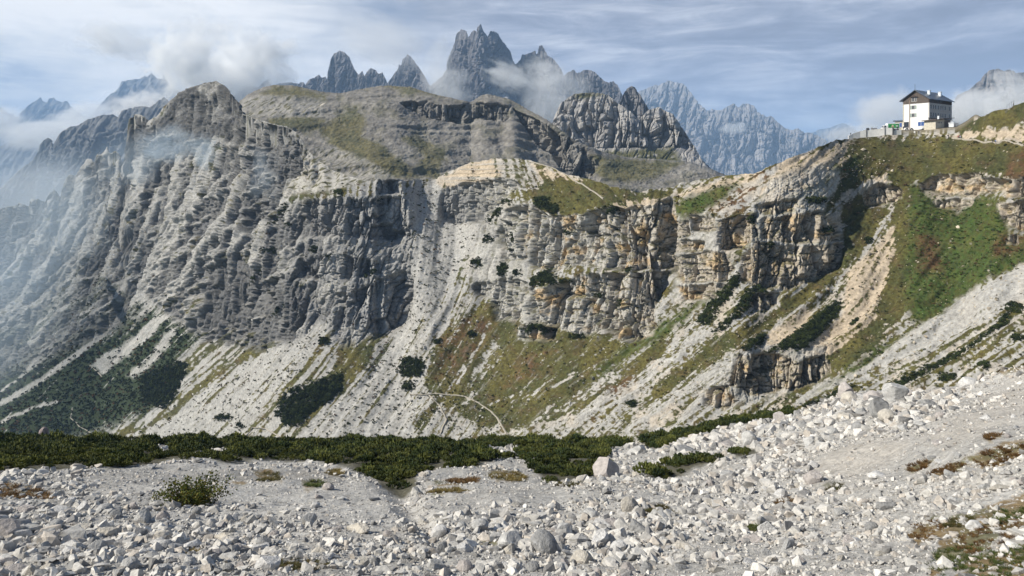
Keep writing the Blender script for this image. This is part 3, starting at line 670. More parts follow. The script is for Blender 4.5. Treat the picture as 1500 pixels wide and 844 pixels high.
# rows: dense where the picture is, sparse under the camera
vv = np.where(v < .12, 2400+(900-2400)*(v/.12)**.6, 900+(0-900)*0+(v-.12)/.88*0)
e = EDGE(G.xs)
G.py = np.where(v < .12, vv, 900+(e-900)*((v-.12)/.88)); G.px = np.broadcast_to(G.xs, G.py.shape).copy()
G.Y = np.exp(fg_ln(G.px, G.py))
G.P = np.stack([(G.px-CX)/F0*G.Y, G.Y, (HY-G.py)/F0*G.Y], -1)
x, y = G.P[..., 0], G.P[..., 1]
tongue = sstep(0, 30, strokedist(G.px, G.py, [(560,690),(585,712),(600,740),(640,790)], 30.))
G.P[..., 2] += .45*fbm2(x/7, y/7, 4, 401)*np.clip(y/30, .15, 1.2)+.10*fbm2(x/1.2, y/1.2, 3, 402)-.35*tongue
G.N = normals(G.P)

PINEMAT = [[(-400,640),(-400,690),(0,693),(60,690),(110,688),(160,690),(200,684),(250,676),(305,672),(330,676),(400,671),(440,672),(475,680),(520,688),(545,698),(560,712),(590,716),(606,712),(615,696),(650,688),(690,688),(712,680),(745,672),(772,676),(786,694),(800,702),(860,702),(870,690),(900,678),(935,668),(970,656),(1000,648),(1040,634),(1062,625),(1100,620),(1168,606),(1160,596),(990,636),(960,640),(500,640),(0,640)],
 [(945,694),(985,680),(1060,674),(1068,680),(1020,690),(975,702),(945,700)],[(1066,664),(1090,654),(1108,656),(1104,666),(1078,672)],
 ]
PALE_ = [[(700,655),(760,655),(760,674),(742,668),(715,672)],[(300,662),(330,660),(345,672),(305,668)],[(225,655),(250,655),(250,664),(225,664)],[(885,660),(935,650),(960,658),(930,676),(890,690)],[(955,628),(985,628),(985,645),(955,645)]]
DRYS = [[(0,712),(40,712),(75,722),(40,730),(0,724)],[(340,706),(360,708),(352,712),(336,710)],[(370,690),(395,688),(416,704),(408,712),(385,706)],[(480,688),(505,690),(500,698),(480,696)],[(445,712),(480,708),(482,716),(450,718)],
 [(620,722),(670,714),(690,720),(640,732)],[(720,690),(760,690),(770,702),(720,706)],[(935,745),(960,742),(985,748),(940,758)],[(640,706),(700,702),(690,710),(640,712)],[(815,710),(848,706),(846,718),(816,716)],
 [(1135,738),(1165,734),(1165,744),(1140,745)],[(1095,772),(1130,768),(1128,776),(1100,778)],[(1330,680),(1362,668),(1362,678),(1336,690)],[(1360,700),(1400,682),(1420,672),(1410,690),(1368,708)],[(1420,672),(1470,648),(1510,640),(1510,666),(1450,690),(1430,696)],
 [(1445,640),(1465,632),(1462,640),(1448,646)],[(1330,785),(1370,755),(1400,768),(1380,790),(1340,805)],[(1390,760),(1510,720),(1510,770),(1450,800),(1400,830),(1360,850),(1370,810)],[(1410,820),(1510,800),(1510,860),(1390,860)],[(405,832),(470,826),(500,834),(440,845),(400,845)],
 [(1180,735),(1150,730),(1160,740)],[(1215,715),(1240,708),(1235,722)],[(270,808),(300,806),(296,815),(274,814)],[(1440,500),(1510,470),(1510,540),(1440,560),(1400,550)],[(700,796),(740,792),(740,800),(700,802)],[(600,770),(622,768),(618,776),(600,776)]]
def paint_fg(s):
    px, py = s.px, s.py; x, y = s.P[..., 0], s.P[..., 1]
    n1 = fbm2(x/2.2, y/2.2, 4, 411); n2 = fbm2(x/12, y/12, 3, 412); n3 = fbm2(x/.35, y/.35, 3, 413)
    c = mix(np.broadcast_to(np.array((.46,.445,.42), f32), px.shape+(3,)).copy(), (.30,.29,.275), np.clip(.4+1.2*n2+.8*n3, 0, 1))
    sand = inside(px+20*n1, py+6*n1, [[(1180,690),(1215,660),(1270,640),(1330,640),(1320,665),(1250,700),(1190,715)],[(1330,640),(1510,545),(1510,600),(1400,650)]], 15.)
    c = mix(c, (.42,.385,.34), sand*.6)
    wx = px+14*fbm2(px/20, py/8, 3, 415); wy = py+5*fbm2(px/20, py/8, 3, 416)
    d = inside(wx, wy, DRYS, 3.)
    bc = mix(np.broadcast_to(np.array((.20,.135,.055), f32), px.shape+(3,)).copy(), (.10,.10,.04), sstep(-.2, .3, n1))
    c = mix(c, bc, d*sstep(-.55, .05, n3+n1+.25)*.9)
    pm = inside(wx*.5+px*.5, wy*.5+py*.5, PINEMAT, 3.)*(1-inside(wx, wy, PALE_, 3.)); s.pm = pm
    c = mix(c, (.06,.055,.03), pm*.9)
    d2 = sstep(.2, .45, n1+.5*n2)*.25; c = mix(c, (.30,.26,.20), d2)
    s.dry = d
    return np.clip(c*(1+.14*n3)[..., None], .02, .7)
fg_col = paint_fg(G)
scree_mat = ground_mat('scree_gravel', .09, .9, .35)
top = G.P[-1]; rows = [G.P]; cols = [fg_col]
for k, dz in ((1.06, -4), (1.25, -22), (1.6, -70)):
    q = top*np.array([k, k, 1]); q[:, 2] += dz; rows.append(q[None]); cols.append(fg_col[-1:])
# and a last strip that runs under and behind the camera
bot = G.P[0].copy(); bot[:, 1] = -12; bot[:, 0] = (G.xs-CX)/F0*16; bot[:, 2] = G.P[0][:, 2]+1.2
rows.insert(0, bot[None]); cols.insert(0, fg_col[:1])
PP = np.concatenate(rows, 0)
tag(link('ground', raw_mesh('ground', PP, grid_faces(*PP.shape[:2]), scree_mat, np.concatenate(cols, 0))), kind='structure')

def gsample(px, py, A=None):
    A = G.P if A is None else A
    px = np.atleast_1d(np.asarray(px, float)); py = np.atleast_1d(np.asarray(py, float))
    fx = np.clip((px-G.xs[0])/(G.xs[-1]-G.xs[0])*(G.nx-1), 0, G.nx-1.01); i = fx.astype(int); u = fx-i
    ee = EDGE(px); t = np.clip((py-900)/(ee-900), -.01, 1); fy = np.clip((.12+.88*t)*(G.nv-1), 0, G.nv-1.01); j = fy.astype(int); w = fy-j
    if A.ndim == 3: u = u[:, None]; w = w[:, None]
    return (A[j, i]*(1-u)+A[j, i+1]*u)*(1-w)+(A[j+1, i]*(1-u)+A[j+1, i+1]*u)*w

# ------------------------------------------------------------------ stones
def hull_rock(seed, n=13, flat=.7):
    r = np.random.RandomState(seed); p = r.normal(size=(n, 3)); p /= np.linalg.norm(p, axis=1, keepdims=True); p *= r.uniform(.75, 1.1, (n, 1)); p[:, 2] *= flat; p[:, 1] *= r.uniform(.65, 1.)
    bm = bmesh.new(); [bm.verts.new(q) for q in p]; res = bmesh.ops.convex_hull(bm, input=bm.verts)
    bmesh.ops.delete(bm, geom=[g for g in bm.verts if not g.link_faces], context='VERTS')
    bm.verts.index_update(); V = np.array([q.co[:] for q in bm.verts], f32); Fc = np.array([[q.index for q in f.verts] for f in bm.faces], np.int32); bm.free()
    return V, Fc
def cut_rock(seed, sx=1., sy=.8, sz=.6, cuts=16, rough=.05, sub=4, depth=(.45, .85)):
    """a broken block: a ball cut by planes, then roughened"""
    r = np.random.RandomState(seed); bm = bmesh.new(); bmesh.ops.create_icosphere(bm, subdivisions=sub, radius=1.)
    V = np.array([q.co[:] for q in bm.verts], f32); Fc = np.array([[q.index for q in f.verts] for f in bm.faces], np.int32); bm.free()
    for k in range(cuts):
        n = r.normal(size=3); n[2] *= .8; n /= np.linalg.norm(n); d = r.uniform(*depth); t = V@n
        V = V-np.outer(np.maximum(t-d, 0), n)*.96
    V = V+V/np.linalg.norm(V, axis=1, keepdims=True)*(rough*fbm3(V[:, 0]*2.4+seed, V[:, 1]*2.4, V[:, 2]*2.4, 4, seed))[:, None]
    V = V*np.array([sx, sy, sz], f32)
    return V.astype(f32), Fc

def merge(variants, idx, pos, scl, rot, tilt=None, cols=None):
    """many copies of a few shapes as one set of vertices and faces"""
    Vs, Fs, Cs = [], [], []; off = 0
    for k, (V, Fc) in enumerate(variants):
        m = np.where(idx == k)[0]
        if not len(m): continue
        c, s_ = np.cos(rot[m]), np.sin(rot[m]); q = V[None]*(scl[m][:, None, None] if scl.ndim == 1 else scl[m][:, None, :])
        if tilt is not None:
            ct, st_ = np.cos(tilt[m])[:, None], np.sin(tilt[m])[:, None]; yy = q[..., 1]*ct-q[..., 2]*st_; zz = q[..., 1]*st_+q[..., 2]*ct; q = np.stack([q[..., 0], yy, zz], -1)
        w = np.stack([q[..., 0]*c[:, None]-q[..., 1]*s_[:, None], q[..., 0]*s_[:, None]+q[..., 1]*c[:, None], q[..., 2]], -1)+pos[m][:, None]
        Vs.append(w.reshape(-1, 3)); n = len(V); Fs.append((Fc[None]+(np.arange(len(m))*n)[:, None, None]+off).reshape(-1, Fc.shape[1])); off += n*len(m)
        if cols is not None: Cs.append(np.repeat(cols[m], n, axis=0))
    return np.concatenate(Vs), np.concatenate(Fs), (np.concatenate(Cs) if cols is not None else None)

STONE = np.array([(.54,.52,.49),(.45,.435,.41),(.31,.30,.29),(.46,.42,.375),(.22,.215,.21),(.58,.56,.53)], f32)
def stone_cols(n, r):
    c = STONE[r.choice(6, n, p=[.28,.26,.16,.14,.06,.10])]; return c*r.uniform(.85, 1.12, (n, 1))
stone_mat = ground_mat('limestone', .05, .6, .28)
boulder_mat = ground_mat('limestone_block', .12, .7, .3)

def coarse(px, py):
    """how coarse the stones are at a place of the slope, 0 gravel .. 1 blocks"""
    c = .5+.8*fbm2(px/60, py/20, 4, 431)
    c -= .55*inside(px, py, [[(150,690),(420,672),(560,700),(610,730),(560,790),(400,760),(330,735),(150,720)],[(1180,700),(1215,660),(1270,640),(1335,638),(1322,668),(1250,705),(1190,720)],[(640,690),(800,690),(860,710),(780,745),(620,735)],[(1330,650),(1510,555),(1510,640),(1400,690),(1300,720)]], 20.)
    c += .45*inside(px, py, [[(0,770),(250,770),(330,800),(520,844),(0,850)],[(640,765),(900,740),(1000,770),(950,844),(700,844)],[(960,640),(1060,625),(1210,590),(1260,580),(1420,566),(1320,635),(1200,655),(1100,660),(980,675)],[(1040,700),(1200,690),(1180,760),(1040,770)]], 18.)
    return np.clip(c, 0, 1)

def spots(n, y0, y1, r):
    """random places on the slope between two distances, evenly spread over the ground"""
    px = r.uniform(-60, 1560, n*3); ee = EDGE(px); py = ee+(870-ee)*r.uniform(0, 1, n*3)
    P = gsample(px, py); w = P[:, 1]**2*np.clip(P[:, 1], 1, 80)**.0
    ok = (P[:, 1] > y0) & (P[:, 1] < y1); nn = gsample(px, py, G.N)
    # area on the ground of one pixel of picture at that place
    ray = P/np.linalg.norm(P, axis=1, keepdims=True); ar = P[:, 1]**2/np.maximum(-(ray*nn).sum(1), .05)
    ar = np.where(ok, ar, 0); p = ar/ar.max(); keep = r.uniform(0, 1, n*3) < p*1.6
    return px[keep], py[keep], P[keep], nn[keep]
hulls = [hull_rock(900+i, 10+i % 6, r) for i, r in enumerate([.5,.6,.7,.8,.9,.65,.55,.75,.7,.6,.8,.5])]
r = np.random.RandomState(5); rp, rs, rc = [], [], []
for n, y0, y1, s0, s1, pw in ((70000, 8, 24, .036, .42, 1.75), (90000, 20, 40, .052, .6, 1.75), (64000, 34, 60, .09, .85, 1.75), (56000, 54, 105, .16, 1.15, 1.7)):
    px, py, P, nn = spots(n, y0, y1, r); k = coarse(px, py); s = s0*(1-r.uniform(0, .995, len(px)))**(-1/pw)
    s = s*(.34+1.05*k); s = np.minimum(s, s1*(.3+.8*k)); pm = gsample(px, py, G.pm); dry = gsample(px, py, G.dry)
    keep = (pm < .3+.0*s) & ((dry < .5) | (r.uniform(0, 1, len(px)) < .45))
    rp.append(P[keep]+np.array([0, 0, .12])*s[keep][:, None]); rs.append(s[keep]); rc.append(stone_cols(keep.sum(), r))
rp = np.concatenate(rp); rs = np.concatenate(rs); rc = np.concatenate(rc); n = len(rs)
scl = rs[:, None]*r.uniform(.75, 1.25, (n, 3))*.55
V, Fc, Cc = merge(hulls, r.randint(0, 12, n), rp, scl, r.uniform(0, 6.28, n), r.uniform(-.5, .5, n), rc)
tag(link('scree_rubble', raw_mesh('scree_rubble', V, Fc, stone_mat, Cc, smooth=False)), 'pale loose limestone rubble covering the whole near slope', 'rubble', kind='stuff')
print('stones', n, len(Fc))
# ------------------------------------------------------------------ the blocks one can count: shapes x colours, each with its own description
SHAPES = {'flat slab': (1.25,.95,.38,9,(.42,.8)), 'squarish block': (.95,.85,.75,8,(.5,.7)), 'pointed wedge': (1.,.75,.85,7,(.35,.8)), 'rounded lump': (1.,.88,.72,22,(.72,.95)), 'long narrow block': (1.5,.62,.55,10,(.45,.8))}
TONES = {'chalk white': (.56,.55,.54), 'pale grey': (.43,.425,.415), 'mid grey': (.29,.288,.285), 'pinkish grey': (.43,.395,.375), 'cream': (.50,.465,.41)}
variants = {k: [] for k in SHAPES}
for i, (k, (sx, sy, sz, cuts, dp)) in enumerate(SHAPES.items()):
    for j in range(3):
        variants[k].append(cut_rock(50+10*i+j, sx, sy, sz, cuts, .06, 3, dp))
rock_meshes = {}
def rock_mesh(shape, j, tone):
    key = (shape, j, tone)
    if key not in rock_meshes:
        V, Fc = variants[shape][j]; c = np.array(TONES[tone], f32)*(1+.10*fbm3(V[:, 0]*2, V[:, 1]*2, V[:, 2]*2, 3, j+3))[:, None]
        rock_meshes[key] = raw_mesh('boulder', V, Fc, boulder_mat, c, smooth=False)
    return rock_meshes[key]
# landmark zones of the slope: (polygon, where it is, typical size in photo pixels, how many)
ZONES = [([(230,740),(330,742),(420,790),(300,800),(200,770)], 'on the scree just below the willow bush', 22, 14),
 ([(0,775),(190,775),(190,840),(0,840)], 'in the lower left corner', 30, 18),
 ([(195,800),(400,800),(400,842),(195,842)], 'at the bottom left of the dark tuft', 30, 14),
 ([(0,735),(200,735),(200,772),(0,772)], 'left of the willow bush on open scree', 18, 12),
 ([(420,770),(620,770),(620,840),(500,840)], 'beside the dark tuft at the bottom of the slope', 24, 14),
 ([(640,770),(800,765),(800,842),(640,842)], 'in the coarse heap at the bottom middle', 34, 20),
 ([(805,750),(960,745),(960,842),(805,842)], 'right of the coarse heap at the bottom middle', 34, 20),
 ([(965,770),(1130,765),(1130,842),(965,842)], 'low on the slope under the brown grass spots', 28, 18),
 ([(1135,760),(1300,740),(1300,842),(1135,842)], 'left of the heather patches in the lower right', 24, 16),
 ([(1020,690),(1200,685),(1180,760),(1040,765)], 'left below the sandy patch', 24, 18),
 ([(700,650),(765,652),(765,675),(700,675)], 'in the gap amid the pine mat', 18, 8),
 ([(860,690),(940,695),(930,720),(850,715)], 'at the foot of the big boulder', 18, 8),
 ([(985,640),(1090,626),(1100,655),(990,668)], 'in the boulders beside the end of the pines', 26, 16),
 ([(1095,622),(1205,600),(1215,650),(1105,658)], 'in the boulders under the long outcrop', 26, 22),
 ([(1210,592),(1310,578),(1310,630),(1215,640)], 'in the boulders below the pine strips', 30, 22),
 ([(1315,580),(1420,568),(1400,612),(1320,632)], 'at the upper end of the boulder band', 26, 16),
 ([(1340,640),(1500,575),(1500,640),(1370,690)], 'on fine scree above the heather', 14, 12),
 ([(1380,700),(1500,660),(1500,715),(1400,745)], 'among the heather patches on the right', 22, 8),
 ([(960,665),(1060,655),(1060,690),(960,690)], 'by the narrow pine strip', 18, 12),
 ([(470,700),(620,735),(600,765),(440,745)], 'in the pale hollow below the pine tongue', 14, 10)]
r = np.random.RandomState(21); nb = 0
combos = [(s, t) for s in SHAPES for t in TONES]
def clear_of_pines(px, py): return gsample([px], [py], G.pm)[0] < .25
taken = []
for poly, where, size, count in ZONES:
    p = np.array(poly, float); order = r.permutation(len(combos)); tone_w = 0; got = 0; tries = 0
    while got < min(count, 24) and tries < 400:
        tries += 1
        px = r.uniform(p[:, 0].min(), p[:, 0].max()); py = r.uniform(p[:, 1].min(), p[:, 1].max())
        if polydist(np.array([px]), np.array([py]), poly)[0] < 0 or not clear_of_pines(px, py): continue
        sz = size*r.choice([.7, .9, 1.15, 1.5], p=[.3, .35, .22, .13])
        if any((px-a)**2+(py-b)**2 < (.42*(sz+c))**2 for a, b, c in taken): continue
        shape, tone = combos[order[got]]; taken.append((px, py, sz))
        P = gsample([px], [py])[0]; R = sz*.5*P[1]/F0
        o = link('boulder', rock_mesh(shape, r.randint(3), tone), loc=P+np.array([0, 0, R*SHAPES[shape][2]*.35]))
        o.scale = (R*r.uniform(.9, 1.1),)*3; o.rotation_euler = (r.uniform(-.35, .35), r.uniform(-.35, .35), r.uniform(0, 6.28))
        tag(o, tone+' '+shape+' '+where, 'boulder', 'loose blocks on the scree slope'); got += 1; nb += 1
def big_boulder(px, py, w, h, tone, seed, label, depth=None, colour=None):
    P = gsample([px], [py])[0]; R = w*.5*P[1]/F0
    V, Fc = cut_rock(seed, 1., .85, h/w*1.15, 13, .07, 4, (.45, .85)); c = np.array(colour or TONES[tone], f32)*(1+.14*fbm3(V[:, 0]*2, V[:, 1]*2, V[:, 2]*2, 3, 3))[:, None]
    o = link('boulder', raw_mesh('boulder', V*R, Fc, boulder_mat, c, smooth=False), loc=P+np.array([0, 0, R*h/w*.55])); o.rotation_euler = (.1, -.12, seed)
    tag(o, label, 'boulder', 'loose blocks on the scree slope')
big_boulder(890,694,52,34,'pinkish grey',3,'big pinkish grey boulder at the right end of the pine mat')
big_boulder(934,669,36,18,'pale grey',4,'flat pale boulder between the big boulder and the pine mat edge')
big_boulder(965,642,28,20,'pale grey',15,'pale boulder standing at the far edge of the pine mat')
big_boulder(64,640,18,26,'mid grey',8,'reddish grey boulder poking out of the far edge of the pines',colour=(.30,.25,.24))
big_boulder(788,645,16,9,'chalk white',9,'small white boulder on the skyline of the pine mat')
big_boulder(786,674,18,12,'chalk white',19,'white boulder inside the pine mat right of its gap')
big_boulder(240,662,14,7,'chalk white',17,'small white boulder in the pines above the willow bush')
big_boulder(290,668,18,7,'chalk white',23,'low white slab at the lower border of the left pines')
big_boulder(222,686,18,8,'pale grey',13,'pale stone lying against the near border of the left pines')
big_boulder(1310,590,46,36,'pale grey',11,'largest block at the top of the boulder band',)
big_boulder(1290,612,44,40,'mid grey',12,'tall dark grey block in the middle of the boulder band')
big_boulder(1240,585,34,30,'pinkish grey',14,'steep rough block at the tip of the lower pine strip')
big_boulder(1428,778,30,14,'chalk white',16,'bright white slab among the heather in the lower right')
big_boulder(1285,697,30,14,'chalk white',18,'white slab at the edge of the sandy patch')
big_boulder(750,806,48,30,'pale grey',24,'largest block of the coarse heap at the bottom middle')
big_boulder(826,788,34,24,'pale grey',25,'upright block at the right edge of the coarse heap')
big_boulder(235,790,34,16,'cream',26,'cream slab below the willow bush')
print('boulders', nb)

# ------------------------------------------------------------------ plants of the slope in front
leafm = leaf_mat('needles')
def shoots(seed, n=90, up=.8, w=.07, ln=.34, core=True):
    """a low bush of radius 1: needle shoots on a dome, each a slim three-sided blade"""
    r = np.random.RandomState(seed); Vs, Fs = [], []; k = 0
    for i in range(n):
        a = r.uniform(0, 6.28); el = math.asin(r.uniform(.0, 1)); rr = r.uniform(.55, 1.)
        d = np.array([math.cos(a)*math.cos(el), math.sin(a)*math.cos(el), math.sin(el)]); b = d*rr*np.array([1, 1, .8])*.85
        t = d*(1-up)+np.array([r.normal()*.2, r.normal()*.2, up]); t /= np.linalg.norm(t); sd = np.cross(t, r.normal(size=3)); sd /= np.linalg.norm(sd); s2 = np.cross(t, sd)
        l = ln*r.uniform(.6, 1.3); ww = w*r.uniform(.7, 1.4)
        q = [b+sd*ww, b-sd*ww*.5+s2*ww*.87, b-sd*ww*.5-s2*ww*.87, b+t*l]; m = b+t*l*.45
        q = [b+(v_-b)*.6 for v_ in q[:3]]+[m+(v_-b)*1.15 for v_ in q[:3]]+[b+t*l]
        Vs += q; Fs += [(k, k+1, k+4), (k, k+4, k+3), (k+1, k+2, k+5), (k+1, k+5, k+4), (k+2, k, k+3), (k+2, k+3, k+5), (k+3, k+4, k+6), (k+4, k+5, k+6), (k+5, k+3, k+6)]; k += 7
    return np.array(Vs, f32), np.array(Fs, np.int32)
def tuft(seed, n=40, ln=1., spread=.7):
    """a grass tuft of radius 1: bent blades"""
    r = np.random.RandomState(seed); Vs, Fs = [], []; k = 0
    for i in range(n):
        a = r.uniform(0, 6.28); b = np.array([math.cos(a), math.sin(a), 0])*r.uniform(0, .75); d = np.array([math.cos(a)*spread+r.normal()*.3, math.sin(a)*spread+r.normal()*.3, 1.]); d /= np.linalg.norm(d)
        sd = np.array([-d[1], d[0], 0])+r.normal(size=3)*.2; sd /= np.linalg.norm(sd); l = ln*r.uniform(.5, 1.2); w = .05*r.uniform(.7, 1.6)
        m = b+d*l*.55; t = b+d*l+np.array([d[0], d[1], -.5])*l*.25
        Vs += [b-sd*w, b+sd*w, m-sd*w*.9, m+sd*w*.9, t]; Fs += [(k, k+1, k+3), (k, k+3, k+2), (k+2, k+3, k+4)]; k += 5
    return np.array(Vs, f32), np.array(Fs, np.int32)
bushes = [shoots(300+i, 110) for i in range(5)]
lowb = [shoots(320+i, 34, .55, .13, .42) for i in range(5)]
tufts = [tuft(340+i, 38, .8, .9) for i in range(4)]

def pine_cols(n, r, base=(.038,.056,.016), lit=(.115,.125,.030), k=.5):
    t = r.uniform(0, 1, (n, 1))**2*k/.35; return (np.array(base, f32)+(np.array(lit, f32)-np.array(base, f32))*np.clip(t, 0, 1))*r.uniform(.8, 1.2, (n, 1))
r = np.random.RandomState(33); px, py, P, nn = spots(60000, 30, 110, r)
pm = gsample(px, py, G.pm); keep = (pm > .55); px, py, P = px[keep], py[keep], P[keep]
q = r.permutation(len(px))[:5200]; px, py, P = px[q], py[q], P[q]; n = len(px)
rad = r.uniform(.34, .78, n)*(.8+.5*np.clip(.5+fbm2(P[:, 0]/4, P[:, 1]/4, 3, 441), 0, 1))*np.clip(P[:, 1]/60, .75, 1.25)
yel = np.clip(.5+1.6*fbm2(P[:, 0]/9, P[:, 1]/9, 3, 443), 0, 1)*sstep(656, 682, py)*sstep(620, 300, px)
col = pine_cols(n, r); col = col+(np.array((.15,.16,.032), f32)-col)*(yel*.9)[:, None]
lump = np.clip(fbm2(P[:, 0]/3.2, P[:, 1]/4.5, 3, 447)*1.6+.25, 0, 1); keepb = lump > .04; P, rad, col, lump = P[keepb], rad[keepb], col[keepb], lump[keepb]; n = len(P); col = col*(.75+.5*lump)[:, None]; rad = rad*(.75+.45*lump)
V, Fc, Cc = merge(bushes, r.randint(0, 5, n), P+np.stack([0*lump, 0*lump, .32*lump], 1), np.stack([rad, rad, rad*r.uniform(.6, .95, n)], 1), r.uniform(0, 6.28, n), None, col)
Cc = Cc*(RS.uniform(.85, 1.15, (len(Cc)//7, 1)).repeat(7, 0)[:len(Cc)] if len(Cc) % 7 == 0 else 1)
tag(link('dwarf_pine_scrub', raw_mesh('dwarf_pine_scrub', V, Fc, leafm, Cc, smooth=False)), 'dark green dwarf pine scrub along the edge of the scree', 'dwarf pine', kind='stuff')
print('scrub', n, len(Fc))

# the willow bush: stems and leaves
P0 = gsample([280], [738])[0]; R = 45*P0[1]/F0
r = np.random.RandomState(71); Vs, Fs, Cs = [], [], []; k = 0; SV, SF = [], []; sk = 0
for i in range(46):
    a = r.uniform(0, 6.28); el = r.uniform(.25, 1.2); ln = R*r.uniform(.75, 1.1); d = np.array([math.cos(a)*math.cos(el), math.sin(a)*math.cos(el)*.8, math.sin(el)*.85])
    b = np.array([r.normal()*R*.28, r.normal()*R*.2, 0]); prev = b
    for t in np.linspace(0.15, 1, 6):
        c = b+d*ln*t+np.array([0, 0, .10*R*math.sin(t*3)]); w = .012*R*(1.3-t)
        sd = np.cross(c-prev, [0, 0, 1.]); sd /= np.linalg.norm(sd)+1e-6; up = np.cross(sd, c-prev); up /= np.linalg.norm(up)+1e-6
        for p_ in (prev, c): SV += [p_+sd*w, p_-sd*w*.5+up*w, p_-sd*w*.5-up*w]
        SF += [(sk, sk+1, sk+4), (sk, sk+4, sk+3), (sk+1, sk+2, sk+5), (sk+1, sk+5, sk+4), (sk+2, sk, sk+3), (sk+2, sk+3, sk+5)]; sk += 6; prev = c
        for m in range(13):
            lp = c+r.normal(size=3)*R*.07; ld = d*.5+r.normal(size=3)*.7; ld /= np.linalg.norm(ld); ls = np.cross(ld, r.normal(size=3)); ls /= np.linalg.norm(ls); l = R*r.uniform(.05, .09); w2 = l*.42
            Vs += [lp, lp+ld*l*.5+ls*w2, lp+ld*l, lp+ld*l*.5-ls*w2]; Fs.append((k, k+1, k+2, k+3)); k += 4
            g = np.array((.085,.105,.022) if r.uniform() < .7 else (.17,.15,.03))*r.uniform(.6, 1.2); Cs += [g]*4
wb = empty('willow_bush', P0); tag(wb, 'yellow green willow bush growing alone on the pale scree', 'bush')
link('leaves', raw_mesh('leaves', np.array(Vs), np.array(Fs), leafm, np.array(Cs, f32), smooth=False), wb)
link('stem', raw_mesh('stem', np.array(SV), np.array(SF), plain('willow_bark', (.13,.09,.055), .9)), wb)

# patches of dry grass and heather: one thing each
PATCH = [((25,719),38,9,'rust','rust brown grass patch at the left edge below the pines'),((66,724),14,7,'rust','small rusty tuft beside the brown grass patch on the left'),((395,700),22,9,'dark','dark tuft on the scree right of the willow bush, below the pines'),((492,693),14,4,'ochre','ochre grass spot under the middle of the pine mat'),
 ((465,714),20,4,'green','bright green mossy strip on the pale hollow'),((655,722),30,6,'ochre','ochre grass strip right of the pine tongue'),((745,698),28,7,'ochre','dry grass patch below the gap in the pine mat'),((680,706),26,3,'rust','thin rusty strip of grass on the scree below the pines'),((832,712),18,5,'dark','dark grass patch left of the big pale boulder'),
 ((960,749),26,6,'dark','olive tuft low on the middle of the scree'),((1150,739),18,5,'rust','rusty tuft at the lower end of the sandy patch'),((1113,773),18,4,'green','green tuft between stones under the sandy patch'),((1346,679),18,7,'rust','brown heather tuft at the upper right of the sandy patch'),((1390,692),26,9,'rust','slanting heather strip left of the big heather patch'),
 ((1470,668),44,14,'rust','large rust brown heather patch on the right scree'),((1455,638),11,5,'rust','small lone heather tuft above the large heather patch'),((1358,778),26,14,'rust','heather tuft at the left of the lower right patches'),((1405,770),22,9,'dark','dark heather tuft touching the bright white slab'),((1455,790),60,18,'rust','broad brown heather patch in the lower right'),
 ((1400,822),44,20,'green','dark green cushion of plants in the lower right corner'),((1465,830),50,20,'green','deep green cushion at the very corner on the right'),((1480,758),30,12,'green','green tuft above the broad brown heather patch'),((445,834),42,9,'dark','dark tuft with rusty rim at the bottom edge'),((285,811),14,4,'ochre','tiny ochre tuft between blocks at the bottom left'),((1225,716),12,5,'dark','dark tuft beside the sandy patch'),((1455,530),48,12,'ochre','orange brown grass slope above the boulder band')]
HUES = {'rust': ((.17,.10,.035),(.10,.055,.025)), 'ochre': ((.20,.155,.05),(.12,.09,.03)), 'green': ((.05,.075,.018),(.10,.11,.03)), 'dark': ((.055,.06,.018),(.10,.075,.025))}
def patch(at, wx, wy, hue, label, samp=gsample, dens=1.):
    r = np.random.RandomState(int(at[0]*7+at[1])); c0 = samp([at[0]], [at[1]])[0]; n = int(60*dens*max(.5, wx/30))
    a = r.uniform(0, 6.28, n); q = np.sqrt(r.uniform(0, 1, n)); px = at[0]+np.cos(a)*q*wx; py = at[1]+np.sin(a)*q*wy-(px-at[0])*(.25 if at[0] > 1200 else 0)
    P = samp(px, py)-c0; s = r.uniform(.6, 1.25, n)*np.clip(4.4*c0[1]/F0, .06, 2.)*1.3; A, B = np.array(HUES[hue][0], f32), np.array(HUES[hue][1], f32); t = r.uniform(0, 1, (n, 1)); col = (A+(B-A)*t)*r.uniform(.75, 1.25, (n, 1))
    V, Fc, Cc = merge(tufts, r.randint(0, 4, n), P, s, r.uniform(0, 6.28, n), None, col)
    o = link('grass_tuft', raw_mesh('grass_tuft', V, Fc, leafm, Cc, smooth=False), loc=c0); tag(o, label, 'grass tuft', 'plants scattered on the scree'); return o
for at, wx, wy, hue, label in PATCH[:-1]: patch(at, wx, wy, hue, label)
# ------------------------------------------------------------------ plants and stones on the mountain face
def msample(px, py, A=None): return sample(M, M.P if A is None else A, px, py)
def in_poly_points(poly, step, r):
    p = np.array(poly, float); x0, y0 = p.min(0); x1, y1 = p.max(0); n = int((x1-x0)*(y1-y0)/step**2*1.3)+8
    px = r.uniform(x0, x1, n); py = r.uniform(y0, y1, n); d = polydist(px, py, poly)+(4.5*fbm2(px/9, py/7, 3, 61) if (x1-x0)*(y1-y0) > 900 else 0); k = (d > -1.) & (r.uniform(0, 1, n) < .6+.16*np.clip(d, 0, 4))
    return px[k], py[k], d[k]
def oval(x, y, a, b=None, rot=0.):
    b = b or a*.6; c, s = math.cos(rot), math.sin(rot)
    return [(x+a*math.cos(t)*c-b*math.sin(t)*s, y+a*math.cos(t)*s+b*math.sin(t)*c) for t in np.linspace(0, 2*math.pi, 11)[:-1]]
